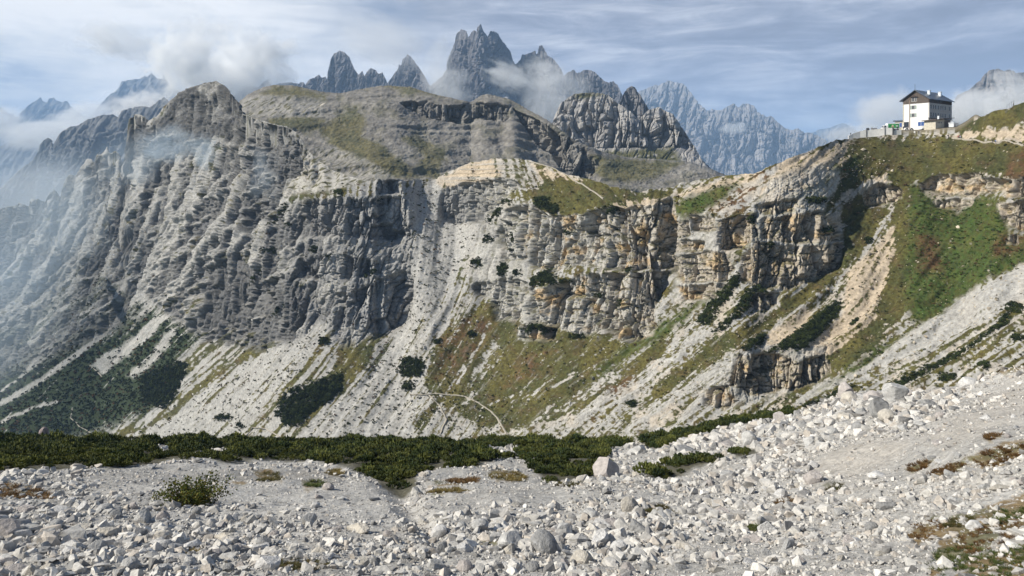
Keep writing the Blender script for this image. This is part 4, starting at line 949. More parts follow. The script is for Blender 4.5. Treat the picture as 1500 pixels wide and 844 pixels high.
THICKETS = [([(405,592),(420,570),(450,562),(482,551),(503,545),(500,570),(482,590),(456,606),(442,626),(415,626),(403,610)],'largest dark pine thicket, low on the white scree fan'),
 (oval(604,538,20,17),'round pine thicket right of the dotted scree'),(oval(598,566,10,9),'small round pine clump under the round thicket'),(oval(328,612,15,6),'flat dark pine clump at the foot of the white scree fan'),
 (oval(351,624,7,5),'tiny pine clump beside the looping path'),([(206,552),(240,536),(262,527),(278,536),(262,572),(255,590),(238,600),(205,590)],'broad dark pine thicket at the left edge of the scree fans'),
 ([(391,331),(402,312),(412,300),(419,298),(416,313),(404,325)],'upright strip of pine on the ridge end of the grey cliff'),(oval(496,284,8,6),'pine clump on top of the grey cliff'),(oval(561,292,5,4),'tiny pine clump just under the square ridge block'),
 (oval(455,366,7,6),'pine clump at the left foot of the grey cliff'),(oval(481,377,5,6),'small pine clump below the grey cliff'),(oval(390,368,9,6),'pine clump left below the grey cliff'),([(525,407),(540,398),(553,392),(552,397),(535,409)],'thin pine strip on the lower ledge of the grey cliff'),
 ([(355,425),(368,402),(380,388),(382,394),(368,418)],'slanting pine strip on the left rock slabs'),([(382,470),(398,452),(418,440),(420,446),(400,462)],'pine strip in the gully below the left slabs'),(oval(420,330,7,4),'small pine clump left of the grey cliff top'),
 (oval(793,297,14,11),'large round pine clump on the rim of the central cliff'),(oval(809,306,10,9),'pine clump next to the large round one on the rim'),([(708,325),(716,310),(730,303),(738,306),(726,322),(716,330)],'pine clump between the two central cliffs'),
 (oval(743,298,8,6),'pine clump at the upper end of the central gully'),(oval(712,352,8,8),'pine clump on the left buttress of the central cliff'),(oval(752,348,6,9),'pine clump in the crack of the central buttress'),(oval(744,368,7,11),'tall pine clump beneath the crack of the central buttress'),
 (oval(698,386,9,9),'pine clump at the lower left of the central buttress'),(oval(735,396,10,12),'pine clump on the lower ledge of the central buttress'),(oval(757,400,8,6),'pine clump beside the main ledge of the central cliff'),
 ([(772,416),(783,402),(800,393),(816,404),(816,416),(795,419),(778,422)],'big pine thicket on the main ledge of the central cliff'),(oval(826,413,8,5),'pine clump at the right end of the main ledge thicket'),(oval(828,341,8,5),'pine clump on the upper face of the central cliff'),
 (oval(890,309,12,8),'dark bush on the right rim of the central cliff'),(oval(850,419,5,5),'small pine clump amid the central cliff'),(oval(870,434,8,7),'pine clump on the lower ledge of the central cliff'),(oval(913,395,13,4),'flat pine strip on the right side of the central cliff'),
 (oval(902,444,8,8),'pine clump on the lower right of the central cliff'),([(760,482),(775,474),(800,478),(815,488),(812,496),(785,494),(765,492)],'pine thicket along the foot of the central cliff'),(oval(845,493,14,5),'pine clump below the foot of the central cliff'),
 ([(1017,476),(1030,450),(1055,425),(1075,402),(1088,404),(1066,440),(1046,464),(1040,478)],'long slanting pine strip, left one of the pair under the warm cliff'),([(1042,488),(1070,462),(1095,420),(1104,430),(1100,450),(1080,466),(1058,488)],'long slanting pine strip, right one of the pair under the warm cliff'),
 (oval(1112,424,12,7),'pine clump between the warm cliff and its small lower cliff'),([(1120,517),(1160,490),(1210,450),(1233,440),(1232,456),(1205,485),(1180,510),(1150,515)],'longest pine strip, above the lowest outcrop'),([(1085,510),(1110,489),(1123,488),(1118,503),(1096,516)],'short pine strip left of the longest one'),
 (oval(1196,294,18,6),'flat pine clump on the ledge over the warm cliff'),(oval(1212,338,9,6),'pine clump at the right end of the warm cliff'),(oval(1130,360,8,6),'dark clump in the middle of the warm cliff'),(oval(1098,322,9,7),'dark bush at the upper left of the warm cliff'),
 ([(1262,584),(1300,566),(1350,540),(1390,519),(1440,489),(1475,455),(1482,468),(1440,500),(1392,531),(1330,562),(1285,586)],'long pine strip in front of the white scree band'),([(1172,592),(1210,577),(1244,562),(1256,566),(1215,584),(1180,598)],'lower pine strip at the tail of the white scree band'),
 (oval(1485,450,14,8),'pine clump at the right end of the white scree band'),(oval(1388,553,16,8),'pine clump above the upper boulders'),(oval(1442,537,10,8),'small pine clump amid orange grass'),(oval(1490,495,12,7),'pine clump right of the orange grass'),
 (oval(1250,470,9,5,-.8),'dark shrub on the tan bare slope'),(oval(1272,352,7,6),'dark shrub below the round outcrop'),(oval(925,592,9,6),'dark shrub on the lower right slope'),(oval(690,490,8,6),'dark shrub under the left buttress'),(oval(640,500,8,5),'dark shrub at the edge of the dotted scree'),(oval(475,500,9,6),'dark shrub under the grey pillars')]
FARHUE = (.016,.025,.010)
def thicket(poly, label, samp, size=4.2):
    r = np.random.RandomState(int(sum(q[0] for q in poly))); px, py, d = in_poly_points(poly, size*.62, r)
    c0 = samp([np.mean([q[0] for q in poly])], [np.mean([q[1] for q in poly])])[0]; P = samp(px, py)
    rad = size*.75*P[:, 1]/F0*np.clip(.55+d/9, .5, 1.25)*r.uniform(.75, 1.25, len(px)); col = pine_cols(len(px), r, FARHUE, (.065,.085,.024), .5)
    V, Fc, Cc = merge(lowb, r.randint(0, 5, len(px)), P-c0+np.array([0, -.45, .1])*rad[:, None], np.stack([rad, rad, rad*1.1], 1), r.uniform(0, 6.28, len(px)), None, col)
    return tag(link('dwarf_pine', raw_mesh('dwarf_pine', V, Fc, leafm, Cc, smooth=False), loc=c0), label, 'dwarf pine', 'dark pine clumps on the mountain face')
for poly, label in THICKETS: thicket(poly, label, msample)

# uncountable low growth: spots of turf and shrub over the slopes, one object
r = np.random.RandomState(91)
n = 60000; px = r.uniform(-40, 1540, n); py = r.uniform(200, 650, n); rid = line(RIDGE)(px); k = py > rid+3; px, py = px[k], py[k]
rocky = msample(px, py, M.rocky); veg = msample(px, py, M.veg); pm = msample(px, py, M.pm); scr = msample(px, py, M.scr); gr = msample(px, py, M.gr); ru = msample(px, py, M.ru)
nn = fbm2(px/30, py/22, 3, 501)
prob = np.clip(.02+.55*gr+.95*pm+.24*veg*(1-gr)*sstep(-.2, .35, fbm2(px/13, py/10, 3, 507))+.16*np.clip(nn+.1, 0, 1), 0, 1)*(1-.85*np.clip(rocky*1.3, 0, 1))
dot = inside(px, py, [SCREES[0], SCREES[1], SCREES[2], [(600,500),(760,600),(740,640),(560,640)]], 6.)*.8*sstep(-.25, .3, fbm2(px/9, py/9, 2, 505))
prob = np.maximum(prob, dot*.7); prob *= (1-.8*scr*(dot < .02))
k = r.uniform(0, 1, len(px)) < prob; px, py, gr, pm, ru = px[k], py[k], gr[k], pm[k], ru[k]; P = msample(px, py); n = len(px)
rad = (1.1+1.5*r.uniform(0, 1, n)**2+.9*pm)*P[:, 1]/F0*1.15
c = np.where((pm > .4)[:, None], np.array(FARHUE)*1.25, np.where((gr > .4)[:, None], np.array((.045,.080,.017)), np.array((.042,.048,.016))))
c = np.where((r.uniform(0, 1, n) < .12+.6*(ru > .4))[:, None], np.array((.11,.06,.028)), c)*r.uniform(.65, 1.4, (n, 1))
small = [shoots(360+i, 12, .35, .26, .55) for i in range(4)]
V, Fc, Cc = merge(small, r.randint(0, 4, n), P, np.stack([rad, rad, rad*.85], 1), r.uniform(0, 6.28, n), None, c)
tag(link('low_shrubs', raw_mesh('low_shrubs', V, Fc, leafm, Cc, smooth=False)), 'low shrubs and turf spots dotted over the mountain slopes', 'shrubs', kind='stuff')
print('low shrubs', n, len(Fc))
# loose stones on the slopes
n = 60000; px = r.uniform(-40, 1540, n); py = r.uniform(200, 650, n); rid = line(RIDGE)(px); k = py > rid+4; px, py = px[k], py[k]
rocky = msample(px, py, M.rocky); veg = msample(px, py, M.veg); pm = msample(px, py, M.pm); scr = msample(px, py, M.scr)
prob = np.clip(.05+.30*(1-veg)*(1-pm)*sstep(700, 900, px)+.08*scr, 0, 1)*(1-rocky)*(1-.8*pm)
prob = np.maximum(prob, .35*inside(px, py, [[(600,575),(690,580),(720,610),(730,640),(600,640)],[(1000,470),(1080,470),(1060,560),(1000,600),(960,600)],[(1060,480),(1200,440),(1120,530),(1060,530)],[(1110,245),(1240,205),(1300,240),(1240,310),(1110,300)],[(1380,195),(1510,190),(1510,212),(1400,208)]], 6.))
k = r.uniform(0, 1, len(px)) < prob; px, py = px[k], py[k]; P = msample(px, py); n = len(px)
s = np.minimum(.75*(1-r.uniform(0, .995, n))**(-1/2.6), 5.)*P[:, 1]/F0
V, Fc, Cc = merge(hulls, r.randint(0, 12, n), P, s[:, None]*r.uniform(.7, 1.3, (n, 3)), r.uniform(0, 6.28, n), r.uniform(-.4, .4, n), stone_cols(n, r)*np.where((px > 950)[:, None], np.array((.92,.84,.70)), np.array((.9,.9,.89))))
tag(link('slope_stones', raw_mesh('slope_stones', V, Fc, stone_mat, Cc, smooth=False)), 'pale stones strewn over the mountain slopes', 'stones', kind='stuff')
print('slope stones', n, len(Fc))

# trodden paths across the foot of the face
path_mat = plain('path_gravel', (.38,.345,.29), .95, noise=.25, scale=1.2)
for q in PATHS+[[(775,236),(800,243),(822,250),(838,262),(860,275),(885,292)],[(1395,203),(1440,207),(1500,211)],[(705,290),(725,300),(735,282)]]:
    q = np.array(q, float); t = np.linspace(0, 1, len(q)); tt = np.linspace(0, 1, 40); px = np.interp(tt, t, q[:, 0]); py = np.interp(tt, t, q[:, 1])
    px = px+.8*fbm2(tt*9, tt*0+q[0, 0], 3, 511); c = msample(px, py); dv = np.gradient(c, axis=0); sd = np.cross(dv, [0, 0, 1.]); sd /= np.linalg.norm(sd, axis=1, keepdims=True)+1e-9
    nn = msample(px, py, M.N); w = .42*(1+.35*fbm2(tt*12, tt*0+3, 2, 5))[:, None]; up = nn*.45
    V = np.stack([c-sd*w-nn*.6, c-sd*w+up, c+sd*w+up, c+sd*w-nn*.6], 1); tag(link('path', raw_mesh('path', V.reshape(-1, 3), grid_faces(40, 4), path_mat)), kind='structure')
# ------------------------------------------------------------------ the mountain hut and what stands around it
class MB:
    def __init__(s): s.V = []; s.F = []; s.M = []
    def quad(s, pts, m=0):
        k = len(s.V); s.V += [tuple(p) for p in pts]; s.F.append(tuple(range(k, k+len(pts)))); s.M.append(m)
    def box(s, a, b, m=0):
        x0, y0, z0 = a; x1, y1, z1 = b
        c = [(x0,y0,z0),(x1,y0,z0),(x1,y1,z0),(x0,y1,z0),(x0,y0,z1),(x1,y0,z1),(x1,y1,z1),(x0,y1,z1)]; k = len(s.V); s.V += c
        for f in ((0,3,2,1),(4,5,6,7),(0,1,5,4),(1,2,6,5),(2,3,7,6),(3,0,4,7)): s.F.append(tuple(k+i for i in f)); s.M.append(m)
    def prism(s, prof, axis, a, b, m=0):
        """a closed outline of 2D points pushed along an axis (0 = x: points are y,z; 1 = y: points are x,z)"""
        n = len(prof); k = len(s.V)
        for t in (a, b): s.V += [((t, p[0], p[1]) if axis == 0 else (p[0], t, p[1])) for p in prof]
        s.F.append(tuple(k+i for i in range(n))[::-1]); s.F.append(tuple(k+n+i for i in range(n))); s.M += [m, m]
        for i in range(n): s.F.append((k+i, k+(i+1) % n, k+n+(i+1) % n, k+n+i)); s.M.append(m)
    def cyl(s, p, q, r, n=10, m=0):
        p, q = np.array(p, float), np.array(q, float); d = q-p; d /= np.linalg.norm(d); u = np.cross(d, [0, 0, 1.] if abs(d[2]) < .9 else [1., 0, 0]); u /= np.linalg.norm(u); v = np.cross(d, u); k = len(s.V)
        for c in (p, q): s.V += [tuple(c+r*(u*math.cos(6.2832*i/n)+v*math.sin(6.2832*i/n))) for i in range(n)]
        for i in range(n): s.F.append((k+i, k+(i+1) % n, k+n+(i+1) % n, k+n+i)); s.M.append(m)
        s.F.append(tuple(k+i for i in range(n))[::-1]); s.F.append(tuple(k+n+i for i in range(n))); s.M += [m, m]
    def build(s, name, mats, parent=None, loc=None, bevel=0.):
        me = bpy.data.meshes.new(name); me.from_pydata(s.V, [], s.F); 
        for m in (mats if isinstance(mats, (list, tuple)) else [mats]): me.materials.append(m)
        me.polygons.foreach_set('material_index', s.M); bm = bmesh.new(); bm.from_mesh(me); bmesh.ops.recalc_face_normals(bm, faces=bm.faces)
        if bevel: bmesh.ops.bevel(bm, geom=list(bm.edges), offset=bevel, segments=2, affect='EDGES', profile=.6)
        bm.to_mesh(me); bm.free(); return link(name, me, parent, loc)
white_w = plain('white_render', (.78,.77,.75), .9, noise=.08, scale=1.); grey_w = plain('greyish_render', (.52,.50,.48), .9, noise=.12, scale=1.)
wood = plain('weathered_boards', (.15,.12,.10), .85, noise=.45, scale=2.2); wood_d = plain('dark_boards', (.075,.05,.042), .85, noise=.4, scale=2.)
roof_m = plain('roof_sheet', (.13,.16,.21), .4, .3, noise=.25, scale=.6); dark_m = plain('dark_trim', (.05,.05,.06), .6); glass_m = plain('window_glass', (.03,.035,.045), .12); blue_g = plain('blue_window', (.05,.10,.27), .2)
shut_m = plain('grey_shutter', (.28,.33,.30), .8); metal_w = plain('pale_metal', (.72,.74,.76), .35, .2); stone_w = plain('pale_stone_wall', (.60,.55,.45), .95, noise=.3, scale=1.5); brown_r = plain('brown_roof', (.075,.055,.048), .8, noise=.3, scale=1.)
conc = plain('concrete', (.74,.73,.70), .95, noise=.22, scale=.8); conc_d = plain('dark_post', (.12,.12,.12), .8); asphalt = plain('asphalt_gravel', (.26,.255,.25), .95, noise=.3, scale=.7)

def ridgeY(px): return float(np.interp(px, M.xs, M.P[-1, :, 1]))
def at(px, py, back):
    p = pt(px, py, ridgeY(px)+back)
    if 1292 < px < 1440 and 5 < back < 13: p[2] = np.interp(px, M.xs, M.P[-1, :, 2])+2.62+.06*(back-7)*0
    return p
C0 = at(1360, 188.5, 14.); K = C0[1]/335.        # near corner of the hut; K keeps its size in step with its distance
print('hut corner', C0, 'K', K)
gz = C0[2]
hut = empty('mountain_hut', C0, math.atan2(.581, .814)); hut.scale = (K, K, K); tag(hut, 'tall white mountain hut with grey boarded gable and slate blue roof', 'mountain hut')
Lh, Wh, E, Rg = 22., 11.4, 14.2, 18.
b = MB(); b.prism([(.003,-1.5),(Wh,-1.5),(Wh,11.9),(.003,11.9)], 0, .003, Lh); wl = b.build('wall', white_w, hut)
b = MB(); b.prism([(-.02,11.9),(Wh+.02,11.9),(Wh+.02,E),(Wh/2,Rg-.15),(-.02,E)], 0, -.06, Lh+.05); bd = b.build('boarding', wood, hut)
b = MB()
for i in range(28):
    y0 = .2+i*.4; t = E+(Rg-.2-E)*(1-abs(y0-Wh/2)/(Wh/2))
    b.box((-.11, y0, 11.95), (-.065, y0+.05, t-.3))
b.build('batten', wood_d, bd)
b = MB(); b.box((-.12, -.45, 5.0), (Lh+.1, -.004, 11.9)); b.build('upper_storey', grey_w, hut)
b = MB(); b.box((-.14, -.46, 11.9), (Lh+.12, -.024, E-.1)); b.build('dark_boarding', wood_d, hut)
b = MB(); b.box((-.35, -.75, 4.75), (Lh+.4, -.002, 4.997)); b.build('ledge', dark_m, hut)
th = .28; ov = 1.0; sl = (Rg-E)/(Wh/2)
b = MB(); y0 = -ov-.3; 
b.prism([(y0, E+sl*y0-.02),(Wh/2, Rg),(Wh-y0, E+sl*y0-.02),(Wh-y0, E+sl*y0+th),(Wh/2, Rg+th),(y0, E+sl*y0+th)], 0, -1.1, Lh+1.); rf = b.build('roof', roof_m, hut)
b = MB()
for i in range(23):
    x0 = -.9+i*1.0
    for sg in (1, -1):
        ya, yb = (y0, Wh/2) if sg == 1 else (Wh-y0, Wh/2)
        b.quad([(x0, ya, E+sl*y0+th+.012),(x0+.07, ya, E+sl*y0+th+.012),(x0+.07, yb, Rg+th+.07),(x0, yb, Rg+th+.07)])
b.build('seam', dark_m, rf)
for x0, y1, h in ((6.3, 2.9, 1.9), (16.4, 2.6, 2.0), (17.6, 3.2, 1.2), (5.5, 9.4, 1.6)):
    z0 = E+sl*min(y1, Wh-y1)+.1; b = MB(); b.box((x0, y1-.55, z0), (x0+1.1, y1+.55, z0+h)); ch = b.build('chimney', metal_w, rf)
    b = MB(); b.box((x0-.15, y1-.7, z0+h+.003), (x0+1.25, y1+.7, z0+h+.18)); b.build('cap', metal_w, ch)
b = MB(); b.cyl((-.6, Wh/2, Rg+.2), (-.6, Wh/2, Rg+3.0), .07); b.build('lightning_rod', dark_m, hut)
def window(x, y, z, w, h, face, gm=glass_m, shutters=False, fm=white_w):
    """a framed window centred at a place of the gable (face 0) or of the long side (face 1)"""
    f = MB(); g = MB(); o_ = -.07 if face == 0 else y
    def bx(mb, u0, v0, u1, v1, d0, d1):
        if face == 0: mb.box((x-d1, y+u0, z+v0), (x-d0, y+u1, z+v1))
        else: mb.box((x+u0, y-d1, z+v0), (x+u1, y-d0, z+v1))
    t = .13
    bx(f, -w/2-t, -h/2-t, w/2+t, -h/2, .005, .12); bx(f, -w/2-t, h/2, w/2+t, h/2+t, .005, .10); bx(f, -w/2-t, -h/2, -w/2, h/2, .005, .10); bx(f, w/2, -h/2, w/2+t, h/2, .005, .10); bx(f, -.05, -h/2, .05, h/2, .03, .08)
    wn = f.build('window', fm, hut); bx(g, -w/2, -h/2, w/2, h/2, .004, .045); g.build('pane', gm, wn)
    if shutters:
        for sg in (-1, 1):
            s_ = MB(); u = sg*(w/2+t+.38); bx(s_, u-.36, -h/2-.05, u+.36, h/2+.05, .006, .09); s_.build('shutter', shut_m, wn)
for z_ in (10.25, 6.6): window(0, 6.75, z_, 1.1, 1.6, 0, shutters=True, fm=grey_w)
window(-.06, 6.9, 13.9, 1.1, 1.7, 0, fm=grey_w); window(-.06, 5.6, 13.8, .8, 1.5, 0, fm=grey_w)
b = MB(); b.prism([(4.6,15.0),(7.9,15.0),(6.3,15.9)], 0, -.75, -.065); b.build('window_hood', wood_d, hut)
window(0, 3.25, 2.35, 2.7, 1.9, 0, gm=blue_g); window(0, 9.9, 2.3, 2.0, 2.4, 0, fm=dark_m)
window(3.3, 0, 2.3, 3.2, 1.9, 1, gm=blue_g)
for x_ in (1.3, 3.6, 5.9, 8.4, 10.9, 12.9, 15.2, 19.6):
    for z_ in (10.1, 6.55): window(x_, -.45, z_, 1.25 if x_ not in (10.9, 12.9) else .9, 1.75, 1, fm=grey_w)
    if x_ < 12: window(x_, -.46, 12.95, .9, 1.1, 1, fm=wood)
b = MB(); b.box((-.22, 8.25, 0), (-.08, 8.5, E-.4)); b.build('downpipe', plain('copper_pipe', (.24,.17,.12), .6), hut)
b = MB(); b.box((-.11, 11.0, 2.3), (-.065, Wh+.05, 12.)); b.build('corner_strip', stone_w, hut)
b = MB(); b.box((.8, Wh+.02, -1.), (7., Wh+4.2, 4.2)); an = b.build('side_wing', stone_w, hut)
b = MB(); b.box((.2, Wh+.03, 4.203), (7.5, Wh+4.9, 4.75)); b.build('flat_roof', roof_m, an)
b = MB(); b.box((.72, Wh+1.0, 1.3), (.797, Wh+3.2, 3.4)); b.build('window', blue_g, an)

# low stone outbuilding in front of the right end
H0 = at(1370.5, 190.5, 6.); ob = empty('stone_outbuilding', H0, .46); tag(ob, 'low pale stone outbuilding with brown shed roof beside the tall hut', 'outbuilding')
b = MB(); b.prism([(0,-1),(5.6,-1),(5.6,3.9),(0,3.3)], 1, 0, 5.0); b.build('wall', stone_w, ob)
b = MB(); b.prism([(-.9,3.25),(6.4,4.02),(6.4,4.3),(-.9,3.55)], 1, -.8, 5.6); b.build('roof', brown_r, ob)
for i in range(3):
    b = MB(); b.box((1.3+i*1.1, -.05, 2.15), (1.8+i*1.1, -.003, 2.75)); b.build('vent_opening', dark_m, ob)
b = MB(); b.box((5.62, .6, -1), (10.2, 5.6, 3.6)); b.build('rear_room', plain('rear_boards', (.17,.14,.12), .9, noise=.3), ob)  # rear room in dull brown boards
b = MB(); b.prism([(5.2,3.9),(12.5,4.6),(12.5,4.85),(5.2,4.33)], 1, .0, 6.2); b.build('rear_roof', brown_r, ob)
b = MB(); b.box((4.3, 1.4, 3.4), (5.0, 2.1, 5.4)); b.build('chimney', metal_w, ob)
S0 = at(1397, 187.6, 10.); sh_ = empty('small_shed', S0, .35); tag(sh_, 'small white box shed behind the stone outbuilding', 'shed')
b = MB(); b.box((0, 0, -.8), (2.7, 2.2, 1.8)); b.build('wall', metal_w, sh_); b = MB(); b.prism([(-.15,1.803),(2.85,1.803),(2.85,1.95),(-.15,2.1)], 1, -.15, 2.35); b.build('roof', metal_w, sh_)
b = MB(); b.box((.15, -.04, -.6), (1.15, -.003, 1.4)); b.build('door', grey_w, sh_)

# delivery truck
T0 = at(1293, 187.5, 9.); tr = empty('delivery_truck', T0, -.10); tag(tr, 'white delivery truck with green picture panel on its cargo box', 'truck')
pw = plain('white_paint', (.80,.80,.80), .35); tyre_m = plain('tyre_rubber', (.025,.025,.026), .9); rim_m = plain('rim_metal', (.45,.45,.46), .4, .6)
b = MB(); b.box((2.0, 0, .85), (6.9, 2.3, 3.35)); bx_ = b.build('cargo_box', pw, tr, bevel=.05)
m, nt_, N_, L__ = nodes('picture_panel'); o_ = N_('ShaderNodeOutputMaterial'); bs_ = N_('ShaderNodeBsdfPrincipled', i_Roughness=.5); tcn = N_('ShaderNodeTexCoord'); nn_ = N_('ShaderNodeTexNoise', i_Scale=.9, i_Detail=3.); L__(tcn.outputs['Object'], nn_.inputs['Vector'])
cr_ = N_('ShaderNodeValToRGB'); cr_.color_ramp.elements[0].color = (.015,.20,.05,1); cr_.color_ramp.elements[1].color = (.05,.42,.11,1); cr_.color_ramp.elements[0].position = .4; cr_.color_ramp.elements[1].position = .6; L__(nn_.outputs['Fac'], cr_.inputs[0]); L__(cr_.outputs[0], bs_.inputs['Base Color']); L__(bs_.outputs[0], o_.inputs['Surface']); panel_m = m
b = MB(); b.box((2.25, -.03, 1.35), (6.65, -.004, 3.05)); pn = b.build('picture_panel', panel_m, bx_)
b = MB()
for cx_, cz_, rx_, rz_, mi in ((4.1, 1.85, .55, .42, 0), (4.05, 2.35, .42, .35, 1), (5.75, 2.2, .5, .28, 2), (4.3, 1.6, .3, .2, 1)):
    b.quad([(cx_+rx_*math.cos(t), -.036-.002*mi, cz_+rz_*math.sin(t)) for t in np.linspace(0, 6.283, 15)[:-1]], mi)
b.build('picture_motif', [plain('motif_sand', (.60,.42,.20), .6), plain('motif_cream', (.72,.66,.45), .6), plain('motif_white', (.75,.78,.74), .6)], bx_)
b = MB(); b.box((6.905, .1, .95), (6.95, 2.2, 3.25)); b.build('rear_door', plain('grey_shutter_door', (.30,.30,.30), .6), tr)
b = MB(); b.prism([(.0,.55),(1.95,.55),(1.95,2.5),(.75,2.5),(.25,1.6),(0,1.45)], 1, .05, 2.25); cab = b.build('cab', pw, tr, bevel=.05)
b = MB(); b.prism([(.42,1.6),(1.4,1.6),(1.4,2.3),(.80,2.3)], 1, .03, .046); b.build('side_window', glass_m, cab)
b = MB(); b.quad([(.22,.25,1.62),(.22,2.05,1.62),(.70,2.05,2.4),(.70,.25,2.4)]); b.build('windscreen', glass_m, cab)
b = MB(); b.box((1.6, .25, .5), (6.8, 2.05, .83)); b.build('chassis', dark_m, tr)
def wheel(parent, x, y0, y1, r, K_=1.):
    b = MB(); b.cyl((x, y0, r), (x, y1, r), r, 16); t_ = b.build('wheel', tyre_m, parent); b = MB(); b.cyl((x, min(y0, y1)-.012, r), (x, max(y0, y1)+.012, r), r*.6, 12); b.build('rim', rim_m, t_)
for x_ in (.95, 5.4):
    wheel(tr, x_, .02, .32, .45); wheel(tr, x_, 2.0, 2.28, .45)
def car(px, py, back, rz, paint, label):
    P = at(px, py, back); c = empty('parked_car', P, rz); tag(c, label, 'car', 'cars parked by the hut')
    b = MB(); b.prism([(0,.35),(.1,.72),(.95,.92),(1.55,1.42),(3.0,1.45),(3.75,.98),(4.25,.9),(4.35,.4),(4.2,.28),(.15,.28)], 1, 0, 1.72); b.build('body', paint, c, bevel=.07)
    b = MB()
    for y_ in ((-.012, -.002), (1.722, 1.732)): b.prism([(1.12,.96),(1.62,1.36),(2.95,1.38),(3.5,1.0)], 1, y_[0], y_[1])
    b.build('side_glass', glass_m, c); b = MB(); b.quad([(1.0,.15,.95),(1.0,1.57,.95),(1.5,1.5,1.40),(1.5,.22,1.40)]); b.build('windscreen', glass_m, c)
    for x_ in (.85, 3.45): wheel(c, x_, -.03, .2, .32); wheel(c, x_, 1.52, 1.75, .32)
    b = MB(); b.box((-.03, .15, .58), (.06, .5, .72)); b.build('headlight', metal_w, c); b = MB(); b.box((-.03, 1.22, .58), (.06, 1.57, .72)); b.build('headlight', metal_w, c)
car(1350, 189.8, 8.2, .12, pw, 'white car parked in front of the tall hut'); car(1309.8, 191.2, 7.4, 1.15, plain('dark_paint', (.02,.02,.025), .35), 'dark car half hidden behind the end of the concrete wall')

# concrete walls along the edge of the terrace
def wall_piece(pts_, th_, mat, name, label, cat, group=None, capm=None):
    """wall from (px, py bottom, py top) points just behind the ridge line"""
    q = []; 
    for px, pb, ptop, bk in pts_:
        Y = ridgeY(px)+bk; q.append((pt(px, pb, Y), pt(px, ptop, Y)))
    o_ = q[0][0]; root = empty(name, o_); tag(root, label, cat, group); b = MB()
    for (a0, a1), (b0, b1) in zip(q[:-1], q[1:]):
        d = (b0-a0); d[2] = 0; d /= np.linalg.norm(d); nn_ = np.array([-d[1], d[0], 0])*th_
        k = len(b.V); b.V += [tuple(v-o_) for v in (a0-[0,0,1.5], b0-[0,0,1.5], b0+nn_-[0,0,1.5], a0+nn_-[0,0,1.5], a1, b1, b1+nn_, a1+nn_)]
        for f in ((0,3,2,1),(4,5,6,7),(0,1,5,4),(1,2,6,5),(2,3,7,6),(3,0,4,7)): b.F.append(tuple(k+i for i in f)); b.M.append(0)
    b.build('wall_face', mat, root); return root, o_, q
rt, o_, q = wall_piece([(1243,204,199,10.),(1250,203.4,195.5,8.6),(1260,203,192.5,6.9),(1269,202.5,190.3,5.4)], .35, conc, 'terrace_wall', 'sloping left section of the pale concrete wall below the truck', 'wall', 'concrete walls of the hut terrace')
b = MB(); p = q[-1][0]-o_; b.box((p[0]-.12, p[1]-.25, p[2]-1), (p[0]+.12, p[1]-.02, p[2]+4.2)); b.build('post', conc_d, rt)
rt, o_, q = wall_piece([(1269.4,202.5,191,5.3),(1280,201.6,190,3.9),(1296,200.3,187.6,2.0),(1307.5,199.4,187.4,.9)], .35, conc, 'terrace_wall', 'middle section of the concrete wall, right under the truck', 'wall', 'concrete walls of the hut terrace')
b = MB(); p = q[-1][0]-o_; b.box((p[0]-.15, p[1]-.25, p[2]-1), (p[0]+.3, p[1]-.02, p[2]+3.9)); b.build('post', conc_d, rt); p = q[2][0]-o_; b = MB(); b.box((p[0]-.08, p[1]-.22, p[2]-1), (p[0]+.08, p[1]-.02, p[2]+3.9)); b.build('post', conc_d, rt)
wall_piece([(1309.2,199.2,191.5,1.),(1318,199,190,1.),(1320.5,199,190.4,1.)], .35, conc, 'terrace_wall', 'short right end of the concrete wall beside the dark car', 'wall', 'concrete walls of the hut terrace')
wall_piece([(1350,198.4,194.2,2.),(1362,199.4,195.2,1.2),(1376,199.2,196.4,.8),(1387,199,197.5,.6)], .4, stone_w, 'stone_wall', 'low tan stone wall along the road below the white car', 'wall')
wall_piece([(1338.6,197,192,3.),(1340.6,197,192.,3.)], .5, conc, 'concrete_block', 'pale concrete block at the edge of the parking place', 'block')
for px_, lab in ((1272, 'dark grey box standing on the concrete wall'), (1280.5, 'long grey bench rail on the concrete wall, left of the truck')):
    P = at(px_, 190.9, 6.4 if px_ < 1275 else 5.0); w_ = .9 if px_ < 1275 else 2.6; rr = empty('bench' if px_ > 1275 else 'waste_box', P); tag(rr, lab, 'bench' if px_ > 1275 else 'box')
    b = MB(); b.box((-w_/2, -.2, .25), (w_/2, .2, .55)); b.build('seat' if px_ > 1275 else 'bin', dark_m if px_ < 1275 else grey_w, rr); b = MB(); b.box((-w_/2, .203, -.3), (w_/2, .3, 1.0)); b.build('back_board', plain('grey_board', (.30,.30,.31), .8) if px_ > 1275 else conc_d, rr)

